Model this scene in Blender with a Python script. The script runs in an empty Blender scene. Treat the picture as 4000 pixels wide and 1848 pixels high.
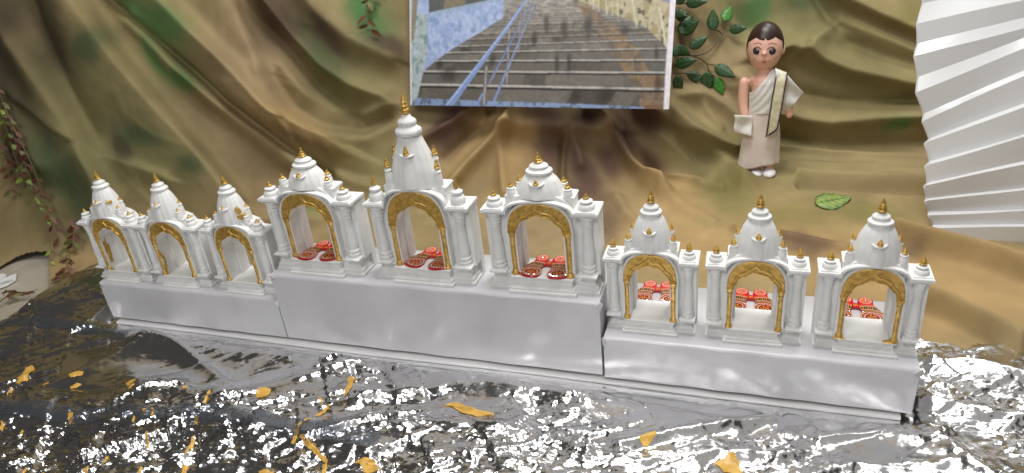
import bpy, math, random
import numpy as np
from mathutils import Matrix, Vector
from mathutils.bvhtree import BVHTree

random.seed(7)
rng = np.random.default_rng(7)
sc = bpy.context.scene
col = sc.collection

# ------------------------------------------------------------------ camera
CAM = np.array([0.66927655, -0.7366576, 0.60056854])
CR = np.array([[0.9469862, 0.30579857, -0.0985108],
               [-0.05572803, 0.45832825, 0.88703416],
               [-0.31640407, 0.83451929, -0.45107207]])      # right, up, forward
FPX = 2745.79                                                # focal length in photo pixels (4000 wide)
cam_d = bpy.data.cameras.new('camera')
cam_d.sensor_width = 36.0
cam_d.lens = FPX * 36.0 / 4000.0
cam_d.clip_start = 0.02
cam_d.clip_end = 60
cam_d.dof.use_dof = True
cam_d.dof.focus_distance = 0.98
cam_d.dof.aperture_fstop = 6.0
cam = bpy.data.objects.new('camera', cam_d)
col.objects.link(cam)
m4 = Matrix(((CR[0][0], CR[1][0], -CR[2][0], CAM[0]),
             (CR[0][1], CR[1][1], -CR[2][1], CAM[1]),
             (CR[0][2], CR[1][2], -CR[2][2], CAM[2]), (0, 0, 0, 1)))
cam.matrix_world = m4
sc.camera = cam

# ------------------------------------------------------------------ world and lamps
world = bpy.data.worlds.new('World')
sc.world = world
world.use_nodes = True
bg = world.node_tree.nodes['Background']
bg.inputs[0].default_value = (1.0, 0.95, 0.88, 1)
bg.inputs[1].default_value = 0.05


def area(name, loc, target, sx, sy, power, color=(1, 0.97, 0.92)):
    l = bpy.data.lights.new(name, 'AREA')
    l.shape = 'RECTANGLE'
    l.size = sx
    l.size_y = sy
    l.energy = power
    l.color = color
    o = bpy.data.objects.new(name, l)
    col.objects.link(o)
    o.location = loc
    d = Vector(target) - Vector(loc)
    o.rotation_euler = d.to_track_quat('-Z', 'Y').to_euler()
    return o


area('ceiling_panel_lamp', (0.55, 0.12, 1.85), (0.50, 0.20, 0), 0.55, 0.55, 22, (1.0, 0.98, 0.955))
area('back_panel_lamp', (0.95, 0.95, 1.65), (0.75, 0.20, 0), 0.34, 0.34, 8, (1.0, 0.98, 0.95))
area('tube_lamp', (1.45, 0.70, 1.65), (0.9, 0.2, 0), 0.04, 1.2, 2.2, (0.95, 0.98, 1.0))
area('front_fill_lamp', (0.10, -1.6, 2.0), (0.20, 0.3, 0.1), 0.8, 0.8, 20, (1.0, 0.98, 0.955))  # added fill from behind the camera, brightens the front faces
area('ceiling_bounce_fill', (1.85, -0.3, 2.2), (1.85, -0.3, 0), 3.2, 5.0, 15, (1.0, 0.965, 0.92))  # added wide dim panel standing in for ceiling bounce, greys the foil reflections

sc.view_settings.view_transform = 'Standard'
sc.view_settings.look = 'None'
sc.view_settings.exposure = 0.06
sc.view_settings.gamma = 1.0
sc.view_settings.use_curve_mapping = False
sc.render.engine = 'CYCLES'
sc.cycles.use_denoising = True
sc.cycles.max_bounces = 8
sc.cycles.glossy_bounces = 5
sc.cycles.diffuse_bounces = 6
sc.cycles.transparent_max_bounces = 10
sc.cycles.caustics_reflective = True
sc.cycles.caustics_refractive = False
sc.cycles.blur_glossy = 0.35
sc.cycles.sample_clamp_indirect = 14.0

# ------------------------------------------------------------------ helpers
R_ = math.radians


def lin(c):
    return tuple(((v / 255.0) / 12.92 if v / 255.0 <= 0.04045 else ((v / 255.0 + 0.055) / 1.055) ** 2.4) for v in c)


def ray(u, v):
    d = ((u - 2000) / FPX) * CR[0] - ((v - 924) / FPX) * CR[1] + CR[2]
    return d / np.linalg.norm(d)


def onz(u, v, z=0.0):
    d = ray(u, v)
    return CAM + (z - CAM[2]) / d[2] * d


def ony(u, v, y):
    d = ray(u, v)
    return CAM + (y - CAM[1]) / d[1] * d


def topx(P):
    q = (np.asarray(P) - CAM) @ CR.T
    w = np.maximum(q[..., 2], 0.05)
    return 2000 + FPX * q[..., 0] / w, 924 - FPX * q[..., 1] / w


def vnoise(x, y, seed=0):
    xi = np.floor(x).astype(np.int64); yi = np.floor(y).astype(np.int64)
    fx = x - xi; fy = y - yi
    fx = fx * fx * (3 - 2 * fx); fy = fy * fy * (3 - 2 * fy)

    def h(a, b):
        n = (a * 374761393 + b * 668265263 + seed * 1442695041) & 0x7fffffff
        n = ((n ^ (n >> 13)) * 1274126177) & 0x7fffffff
        return ((n ^ (n >> 16)) & 0xffff) / 65535.0
    return (h(xi, yi) * (1 - fx) + h(xi + 1, yi) * fx) * (1 - fy) + (h(xi, yi + 1) * (1 - fx) + h(xi + 1, yi + 1) * fx) * fy


def fbm(x, y, seed=0, o=4):
    s = 0; a = 0.5
    for k in range(o):
        s = s + a * vnoise(x, y, seed + k * 17); x = x * 2.03; y = y * 2.03; a *= 0.5
    return s


def polydist(U, V, pts):
    """signed distance to a polyline (positive = right of a downward line, above a rightward line)"""
    best = np.full(U.shape, 1e12); sg = np.zeros(U.shape)
    for (a, b), (c, d) in zip(pts[:-1], pts[1:]):
        dx, dy = c - a, d - b
        L2 = dx * dx + dy * dy
        t = np.clip(((U - a) * dx + (V - b) * dy) / L2, 0, 1)
        ex = U - (a + t * dx); ey = V - (b + t * dy)
        q = ex * ex + ey * ey
        s = ex * dy - ey * dx
        m = q < best
        best = np.where(m, q, best); sg = np.where(m, s, sg)
    return np.sqrt(best) * np.sign(sg)


def resample(pts, n):
    """smooth open curve through points"""
    P = np.array(pts, float)
    t = np.r_[0, np.cumsum(np.linalg.norm(np.diff(P, axis=0), axis=1))]
    T = np.linspace(0, t[-1], n)
    out = np.stack([np.interp(T, t, P[:, k]) for k in range(P.shape[1])], 1)
    for _ in range(3):
        out[1:-1] = 0.25 * out[:-2] + 0.5 * out[1:-1] + 0.25 * out[2:]
    return out


class MB:
    def __init__(s):
        s.v = []; s.f = []

    def add(s, V, F):
        o = len(s.v)
        s.v += [tuple(map(float, p)) for p in V]
        s.f += [tuple(i + o for i in f) for f in F]
        return s

    def box(s, x0, x1, y0, y1, z0, z1, taper=0.0):
        t = taper
        V = [(x0, y0, z0), (x1, y0, z0), (x1, y1, z0), (x0, y1, z0),
             (x0 + t, y0 + t, z1), (x1 - t, y0 + t, z1), (x1 - t, y1 - t, z1), (x0 + t, y1 - t, z1)]
        return s.add(V, [(0, 3, 2, 1), (4, 5, 6, 7), (0, 1, 5, 4), (1, 2, 6, 5), (2, 3, 7, 6), (3, 0, 4, 7)])

    def lathe(s, prof, c=(0, 0, 0), n=20, sy=1.0, rib=0.0, nr=12, rib_end=1.0):
        V = []
        m = len(prof)
        for k, (r, z) in enumerate(prof):
            for i in range(n):
                a = 2 * math.pi * i / n
                g = 1 + rib * (abs(math.cos(a * nr / 2)) - 0.6) * (1 if k < m * rib_end else 0)
                V.append((c[0] + r * g * math.cos(a), c[1] + r * g * math.sin(a) * sy, c[2] + z))
        F = []
        for k in range(m - 1):
            for i in range(n):
                j = (i + 1) % n
                F.append((k * n + i, k * n + j, (k + 1) * n + j, (k + 1) * n + i))
        F.append(tuple(range(n - 1, -1, -1)))
        F.append(tuple((m - 1) * n + i for i in range(n)))
        return s.add(V, F)

    def tube(s, path, rad, n=8, cap=True):
        P = [Vector(p) for p in path]
        m = len(P)
        R = rad if hasattr(rad, '__len__') else [rad] * m
        V = []
        ref = Vector((0.13, 0.31, 0.94))
        for k in range(m):
            t = (P[min(k + 1, m - 1)] - P[max(k - 1, 0)])
            t = t.normalized() if t.length > 1e-9 else Vector((0, 0, 1))
            a = t.cross(ref)
            if a.length < 0.05:
                a = t.cross(Vector((1, 0, 0)))
            a.normalize(); b = t.cross(a)
            for i in range(n):
                q = 2 * math.pi * i / n
                V.append(P[k] + (a * math.cos(q) + b * math.sin(q)) * R[k])
        F = []
        for k in range(m - 1):
            for i in range(n):
                j = (i + 1) % n
                F.append((k * n + i, (k + 1) * n + i, (k + 1) * n + j, k * n + j))
        if cap:
            F.append(tuple(range(n))); F.append(tuple((m - 1) * n + i for i in range(n - 1, -1, -1)))
        return s.add(V, F)

    def ring(s, outer, inner, y0, y1):
        """band between two matching xz polylines, extruded y0..y1 (front, back, inside, outside, ends)"""
        n = len(outer)
        V = [(x, y0, z) for x, z in outer] + [(x, y0, z) for x, z in inner] + [(x, y1, z) for x, z in outer] + [(x, y1, z) for x, z in inner]
        F = []
        for i in range(n - 1):
            j = i + 1
            F += [(i, n + i, n + j, j), (2 * n + i, 2 * n + j, 3 * n + j, 3 * n + i), (i, j, 2 * n + j, 2 * n + i), (n + i, 3 * n + i, 3 * n + j, n + j)]
        F += [(0, 2 * n, 3 * n, n), (n - 1, 2 * n - 1, 4 * n - 1, 3 * n - 1)]
        return s.add(V, F)

    def ellip(s, c, r, nu=14, nv=9):
        V = []; F = []
        for k in range(nv + 1):
            th = math.pi * k / nv
            for i in range(nu):
                a = 2 * math.pi * i / nu
                V.append((c[0] + r[0] * math.sin(th) * math.cos(a), c[1] + r[1] * math.sin(th) * math.sin(a), c[2] + r[2] * math.cos(th)))
        for k in range(nv):
            for i in range(nu):
                j = (i + 1) % nu
                F.append((k * nu + i, (k + 1) * nu + i, (k + 1) * nu + j, k * nu + j))
        return s.add(V, F)

    def build(s, name, mat, parent=None, angle=35, smooth=True):
        me = bpy.data.meshes.new(name)
        me.from_pydata(s.v, [], s.f)
        import bmesh
        bm = bmesh.new(); bm.from_mesh(me)
        bmesh.ops.remove_doubles(bm, verts=bm.verts, dist=1e-6)
        bmesh.ops.recalc_face_normals(bm, faces=bm.faces)
        bm.to_mesh(me); bm.free()
        if smooth:
            me.shade_smooth()
            me.set_sharp_from_angle(angle=R_(angle))
        me.materials.append(mat)
        o = bpy.data.objects.new(name, me)
        col.objects.link(o)
        if parent:
            o.parent = parent
        return o


def gridmesh(name, P, mat, parent=None, keep=None, smooth=True, colors=None, thick=0.0):
    """P: (n,m,3) grid; keep: (n-1,m-1) mask of faces"""
    n, m = P.shape[:2]
    idx = np.arange(n * m).reshape(n, m)
    F = np.stack([idx[:-1, :-1], idx[:-1, 1:], idx[1:, 1:], idx[1:, :-1]], -1)
    F = F.reshape(-1, 4) if keep is None else F[keep]
    V = P.reshape(-1, 3)
    if keep is not None:
        used = np.unique(F); mp = -np.ones(n * m, int); mp[used] = np.arange(len(used))
        F = mp[F]; V = V[used]
    me = bpy.data.meshes.new(name)
    me.vertices.add(len(V)); me.vertices.foreach_set('co', V.astype(np.float32).ravel())
    me.loops.add(F.size); me.loops.foreach_set('vertex_index', F.astype(np.int32).ravel())
    me.polygons.add(len(F)); me.polygons.foreach_set('loop_start', np.arange(0, F.size, 4, dtype=np.int32))
    me.update(calc_edges=True)
    if smooth:
        me.shade_smooth()
    if colors is not None:
        C = colors.reshape(-1, colors.shape[-1])
        if keep is not None:
            C = C[used]
        C = np.c_[C, np.ones(len(C))].astype(np.float32)
        a = me.color_attributes.new('paint', 'FLOAT_COLOR', 'POINT')
        a.data.foreach_set('color', C.ravel())
    me.materials.append(mat)
    o = bpy.data.objects.new(name, me)
    col.objects.link(o)
    if parent:
        o.parent = parent
    if thick:
        md = o.modifiers.new('solid', 'SOLIDIFY'); md.thickness = thick; md.offset = 0
    return o


def empty(name, loc=(0, 0, 0), rz=0):
    o = bpy.data.objects.new(name, None)
    col.objects.link(o)
    o.location = loc
    o.rotation_euler = (0, 0, rz)
    o.empty_display_size = 0.02
    return o


def tag(o, label=None, cat=None, group=None, kind=None):
    if label: o['label'] = label
    if cat: o['category'] = cat
    if group: o['group'] = group
    if kind: o['kind'] = kind
    return o


def copy_tree(o, parent=None):
    c = o.copy(); col.objects.link(c); c.parent = parent
    for ch in list(o.children):
        copy_tree(ch, c)
    return c


# ------------------------------------------------------------------ materials
def mat(name, color, rough=0.5, metal=0.0, spec=0.5, coat=0.0, sheen=0.0, sss=0.0):
    m = bpy.data.materials.new(name); m.use_nodes = True
    b = m.node_tree.nodes['Principled BSDF']
    b.inputs['Base Color'].default_value = (*color, 1)
    b.inputs['Roughness'].default_value = rough
    b.inputs['Metallic'].default_value = metal
    b.inputs['Specular IOR Level'].default_value = spec
    b.inputs['Coat Weight'].default_value = coat
    b.inputs['Sheen Weight'].default_value = sheen
    return m


def nodes(m):
    return m.node_tree.nodes, m.node_tree.links, m.node_tree.nodes['Principled BSDF']


def noise_color(m, c0, c1, scale, detail=4, lo=0.35, hi=0.65, obj=True):
    N, L, b = nodes(m)
    tc = N.new('ShaderNodeTexCoord'); n = N.new('ShaderNodeTexNoise'); r = N.new('ShaderNodeValToRGB')
    n.inputs['Scale'].default_value = scale; n.inputs['Detail'].default_value = detail
    r.color_ramp.elements[0].position = lo; r.color_ramp.elements[0].color = (*c0, 1)
    r.color_ramp.elements[1].position = hi; r.color_ramp.elements[1].color = (*c1, 1)
    L.new(tc.outputs['Object'], n.inputs['Vector']); L.new(n.outputs['Fac'], r.inputs['Fac']); L.new(r.outputs['Color'], b.inputs['Base Color'])
    return m


def noise_bump(m, scale, strength, dist=0.001, detail=3, stretch=None):
    N, L, b = nodes(m)
    tc = N.new('ShaderNodeTexCoord'); n = N.new('ShaderNodeTexNoise'); bp = N.new('ShaderNodeBump')
    n.inputs['Scale'].default_value = scale; n.inputs['Detail'].default_value = detail
    bp.inputs['Strength'].default_value = strength; bp.inputs['Distance'].default_value = dist
    if stretch:
        mp = N.new('ShaderNodeMapping'); mp.inputs['Scale'].default_value = stretch
        L.new(tc.outputs['Object'], mp.inputs['Vector']); L.new(mp.outputs['Vector'], n.inputs['Vector'])
    else:
        L.new(tc.outputs['Object'], n.inputs['Vector'])
    L.new(n.outputs['Fac'], bp.inputs['Height'])
    if b.inputs['Normal'].is_linked:
        L.new(b.inputs['Normal'].links[0].from_socket, bp.inputs['Normal'])
    L.new(bp.outputs['Normal'], b.inputs['Normal'])
    return m


M = {}
# white printed plastic with faint layer lines
M['pla'] = mat('white_plastic', (0.84, 0.845, 0.84), 0.5, spec=0.3)
noise_color(M['pla'], (0.78, 0.785, 0.775), (0.86, 0.865, 0.86), 60, 5, 0.3, 0.6)
N_, L_, b_ = nodes(M['pla'])
tc_ = N_.new('ShaderNodeTexCoord'); wv = N_.new('ShaderNodeTexWave'); bp_ = N_.new('ShaderNodeBump')
wv.bands_direction = 'Z'; wv.inputs['Scale'].default_value = 330; wv.inputs['Distortion'].default_value = 3.0
wv.inputs['Detail'].default_value = 1; wv.inputs['Detail Scale'].default_value = 0.3
bp_.inputs['Strength'].default_value = 0.35; bp_.inputs['Distance'].default_value = 0.0004
L_.new(tc_.outputs['Object'], wv.inputs['Vector']); L_.new(wv.outputs['Fac'], bp_.inputs['Height']); L_.new(bp_.outputs['Normal'], b_.inputs['Normal'])
noise_bump(M['pla'], 320, 0.25, 0.0006)
# hand painted gold
M['gold'] = mat('gold_paint', (0.5, 0.3, 0.06), 0.34, 0.45, 0.5)
noise_color(M['gold'], (0.41, 0.24, 0.045), (0.74, 0.475, 0.12), 190, 5, 0.32, 0.68)
noise_bump(M['gold'], 420, 0.55, 0.001)
# laminated card of the boxes
M['card'] = mat('white_card', (0.80, 0.80, 0.825), 0.26, spec=0.45)
noise_color(M['card'], (0.59, 0.59, 0.62), (0.65, 0.65, 0.675), 14, 4)
noise_bump(M['card'], 30, 0.12, 0.004, 2)
noise_bump(M['card'], 600, 0.05, 0.0005)
M['board'] = mat('white_board_edge', (0.70, 0.70, 0.71), 0.4)
M['red'] = mat('red_acrylic', (0.46, 0.006, 0.018), 0.12, spec=0.5, coat=0.3)
M['gem'] = mat('rhinestone', (0.9, 0.9, 0.93), 0.08, 0.9)
M['pleat'] = mat('white_plastic_sheet', (0.73, 0.74, 0.75), 0.20, spec=0.5)
noise_bump(M['pleat'], 7, 0.10, 0.01, 2)


def paint_mat(name, rough=0.6, scale=None, amount=0.2, spec=0.3, bump=None, sheen=0.0):
    m = mat(name, (1, 1, 1), rough, spec=spec, sheen=sheen)
    N, L, b = nodes(m)
    at = N.new('ShaderNodeAttribute'); at.attribute_name = 'paint'
    if scale:
        tc = N.new('ShaderNodeTexCoord'); n = N.new('ShaderNodeTexNoise'); n.inputs['Scale'].default_value = scale; n.inputs['Detail'].default_value = 5
        mr = N.new('ShaderNodeMapRange'); mr.inputs['From Min'].default_value = 0.3; mr.inputs['From Max'].default_value = 0.7
        mr.inputs['To Min'].default_value = 1 - amount; mr.inputs['To Max'].default_value = 1 + amount
        mx = N.new('ShaderNodeVectorMath'); mx.operation = 'SCALE'
        L.new(tc.outputs['Object'], n.inputs['Vector']); L.new(n.outputs['Fac'], mr.inputs['Value'])
        L.new(at.outputs['Color'], mx.inputs[0]); L.new(mr.outputs['Result'], mx.inputs['Scale']); L.new(mx.outputs['Vector'], b.inputs['Base Color'])
    else:
        L.new(at.outputs['Color'], b.inputs['Base Color'])
    if bump:
        noise_bump(m, *bump)
    return m


M['cloth'] = paint_mat('camouflage_cloth', 0.75, 16, 0.12, 0.12, (900, 0.35, 0.0008), sheen=0.0)
noise_bump(M['cloth'], 26, 0.35, 0.006, 3)
M['poster'] = paint_mat('poster_print', 0.35, 120, 0.12, 0.4)
M['plate'] = paint_mat('footprint_print', 0.12, None, 0, 0.5)
M['table'] = mat('pale_laminate', (0.42, 0.37, 0.30), 0.5)
noise_color(M['table'], (0.36, 0.32, 0.25), (0.48, 0.43, 0.36), 9, 5)
# crumpled aluminium foil
M['foil'] = mat('aluminium_foil', (0.82, 0.82, 0.83), 0.17, 1.0)
N_, L_, b_ = nodes(M['foil'])
tc_ = N_.new('ShaderNodeTexCoord'); ge_ = N_.new('ShaderNodeNewGeometry')
at_ = N_.new('ShaderNodeAttribute'); at_.attribute_name = 'paint'
acc = ge_.outputs['Normal']
for sc_, k_, rot_ in ((70, 0.24, 38), (160, 0.32, 24), (380, 0.26, 55)):
    mp_ = N_.new('ShaderNodeMapping'); mp_.inputs['Rotation'].default_value = (0, 0, R_(rot_)); mp_.inputs['Scale'].default_value = (0.5, 1.3, 1)
    vo = N_.new('ShaderNodeTexVoronoi'); vo.inputs['Scale'].default_value = sc_
    sb = N_.new('ShaderNodeVectorMath'); sb.operation = 'SUBTRACT'; sb.inputs[1].default_value = (.5, .5, .5)
    ml = N_.new('ShaderNodeVectorMath'); ml.operation = 'SCALE'
    kk_ = N_.new('ShaderNodeMath'); kk_.operation = 'MULTIPLY'; kk_.inputs[1].default_value = k_
    ad = N_.new('ShaderNodeVectorMath'); ad.operation = 'ADD'
    L_.new(tc_.outputs['Object'], mp_.inputs['Vector']); L_.new(mp_.outputs['Vector'], vo.inputs['Vector']); L_.new(vo.outputs['Color'], sb.inputs[0])
    L_.new(at_.outputs['Fac'], kk_.inputs[0]); L_.new(kk_.outputs[0], ml.inputs['Scale']); L_.new(sb.outputs['Vector'], ml.inputs[0])
    L_.new(acc, ad.inputs[0]); L_.new(ml.outputs['Vector'], ad.inputs[1]); acc = ad.outputs['Vector']
nm_ = N_.new('ShaderNodeVectorMath'); nm_.operation = 'NORMALIZE'
L_.new(acc, nm_.inputs[0]); L_.new(nm_.outputs['Vector'], b_.inputs['Normal'])
M['smear'] = mat('yellow_paint', (0.72, 0.36, 0.04), 0.4)
noise_color(M['smear'], (0.52, 0.30, 0.05), (0.74, 0.46, 0.11), 70, 4)
noise_bump(M['smear'], 200, 0.4, 0.001)
# clear tape
mt = bpy.data.materials.new('clear_tape'); mt.use_nodes = True
Nt, Lt = mt.node_tree.nodes, mt.node_tree.links
Nt.remove(Nt['Principled BSDF'])
gl = Nt.new('ShaderNodeBsdfPrincipled'); gl.inputs['Base Color'].default_value = (0.10, 0.11, 0.13, 1); gl.inputs['Roughness'].default_value = 0.22
tr = Nt.new('ShaderNodeBsdfTransparent'); tr.inputs[0].default_value = (0.78, 0.80, 0.84, 1)
mxs = Nt.new('ShaderNodeMixShader'); mxs.inputs[0].default_value = 0.32
Lt.new(tr.outputs[0], mxs.inputs[1]); Lt.new(gl.outputs[0], mxs.inputs[2]); Lt.new(mxs.outputs[0], Nt['Material Output'].inputs[0])
M['tape'] = mt
# doll
M['skin'] = mat('doll_vinyl', (0.86, 0.51, 0.40), 0.38, spec=0.4)
M['hair'] = mat('moulded_hair', (0.030, 0.014, 0.012), 0.36, spec=0.5)
M['eyewhite'] = mat('doll_eye', (0.05, 0.035, 0.03), 0.15)
M['iris'] = mat('doll_iris', (0.012, 0.03, 0.08), 0.1)
M['lip'] = mat('doll_lip', (0.55, 0.16, 0.14), 0.4)
M['brow'] = mat('doll_brow', (0.25, 0.10, 0.06), 0.6)
M['cotton'] = mat('cream_cotton', (0.66, 0.57, 0.49), 0.85, sheen=0.3)
noise_color(M['cotton'], (0.74, 0.645, 0.58), (0.82, 0.74, 0.68), 45, 4)
noise_bump(M['cotton'], 90, 0.5, 0.002)
M['whitecotton'] = mat('white_cotton', (0.78, 0.77, 0.73), 0.85, sheen=0.3)
noise_bump(M['whitecotton'], 80, 0.5, 0.002)
M['ribbon'] = mat('pale_gold_ribbon', (0.66, 0.64, 0.44), 0.4)
noise_color(M['ribbon'], (0.58, 0.54, 0.33), (0.74, 0.73, 0.55), 120, 3)
M['purple'] = mat('dark_purple_border', (0.06, 0.025, 0.04), 0.6)
M['shoe'] = mat('white_shoe', (0.82, 0.80, 0.80), 0.35)
M['paper'] = mat('white_paper', (0.76, 0.76, 0.76), 0.7)
M['ink'] = mat('green_ink', (0.10, 0.20, 0.14), 0.7)
M['leafgreen'] = paint_mat('printed_leaf', 0.42, 60, 0.12, 0.4)
M['vineleaf_red'] = mat('vine_leaf_red', (0.10, 0.022, 0.018), 0.55)
M['vineleaf_brown'] = mat('vine_leaf_brown', (0.13, 0.05, 0.022), 0.55)
M['vineleaf_green'] = mat('vine_leaf_green', (0.20, 0.29, 0.035), 0.5)
M['vineleaf_olive'] = mat('vine_leaf_olive', (0.13, 0.13, 0.03), 0.5)
for k_ in ('vineleaf_red', 'vineleaf_brown', 'vineleaf_green', 'vineleaf_olive'):
    c_ = nodes(M[k_])[2].inputs['Base Color'].default_value[:3]
    noise_color(M[k_], tuple(v * 0.7 for v in c_), tuple(v * 1.3 for v in c_), 70, 3)
M['stem'] = mat('vine_stem', (0.13, 0.10, 0.03), 0.6)
M['darkstem'] = mat('dark_stem', (0.07, 0.05, 0.025), 0.6)

# ------------------------------------------------------------------ table
tb = MB().box(-2.2, 1.8, -0.62, 1.5, -0.05, -0.012)
tag(tb.build('table_top', M['table']), 'pale laminate table top under the foil and the cloth', kind='structure')

# ------------------------------------------------------------------ cloth backdrop
XS = np.arange(-1.75, 1.56, 0.0032)
TS = np.arange(0.0, 1.50, 0.0032)
fx = [-1.8, -0.9, -0.72, -0.6, -0.4, -0.1, 0.2, 0.42, 0.56, 0.68, 0.9, 1.1, 1.6]
fy = [0.12, 0.14, 0.15, 0.18, 0.29, 0.41, 0.48, 0.53, 0.62, 0.74, 0.76, 0.74, 0.72]
fa = [66, 66, 66, 66, 62, 55, 52, 54, 58, 64, 66, 66, 66]
foot = np.interp(XS, fx, fy); ang = np.radians(np.interp(XS, fx, fa))
kk = np.ones(81) / 81
foot = np.convolve(np.pad(foot, 40, 'edge'), kk, 'valid'); ang = np.convolve(np.pad(ang, 40, 'edge'), kk, 'valid')
Y0 = 0.06


def floor_rise(x, y):
    s = np.clip((y - 0.40) / 0.24, 0, 1); s = s * s * (3 - 2 * s)
    return 0.022 * s


XG, TG = np.meshgrid(XS, TS, indexing='ij')
FT = foot[:, None]; AN = ang[:, None]
Lf = FT - Y0
rad = 0.07
# angle along the profile: 0 on the table, AN on the slope, steeper above
a0 = np.clip((TG - Lf + 0.04) / 0.12, 0, 1); a0 = a0 * a0 * (3 - 2 * a0)
a1 = np.clip((TG - Lf - 0.20) / 0.10, 0, 1); a1 = a1 * a1 * (3 - 2 * a1)
ANG = AN * a0 + (R_(73) - AN) * a1
dt = TS[1] - TS[0]
YG = Y0 + np.cumsum(np.cos(ANG), 1) * dt
ZG = -0.006 + np.cumsum(np.sin(ANG), 1) * dt
ZG = ZG + floor_rise(XG, YG) * (1 - a0)  + floor_rise(XG, np.minimum(YG, FT)) * a0
BASE = np.stack([XG, YG, ZG], -1)
gx = np.gradient(BASE, axis=0); gt = np.gradient(BASE, axis=1)
NRM = np.cross(gx, gt); NRM /= np.linalg.norm(NRM, axis=-1, keepdims=True) + 1e-12
UU, VV = topx(BASE)


def z1(*p): return [(x * .588, y * .588) for x, y in p]
def z3(*p): return [(950 + x * .7564, 300 + y * .7564) for x, y in p]
def z4(*p): return [(1500 + x * .588, y * .588) for x, y in p]
def z5(*p): return [(2600 + x * .6725, y * .6725) for x, y in p]
def z6(*p): return [(2300 + x * .6303, 700 + y * .6303) for x, y in p]
def z7(*p): return [(3000 + x * .797, 900 + y * .797) for x, y in p]


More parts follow.
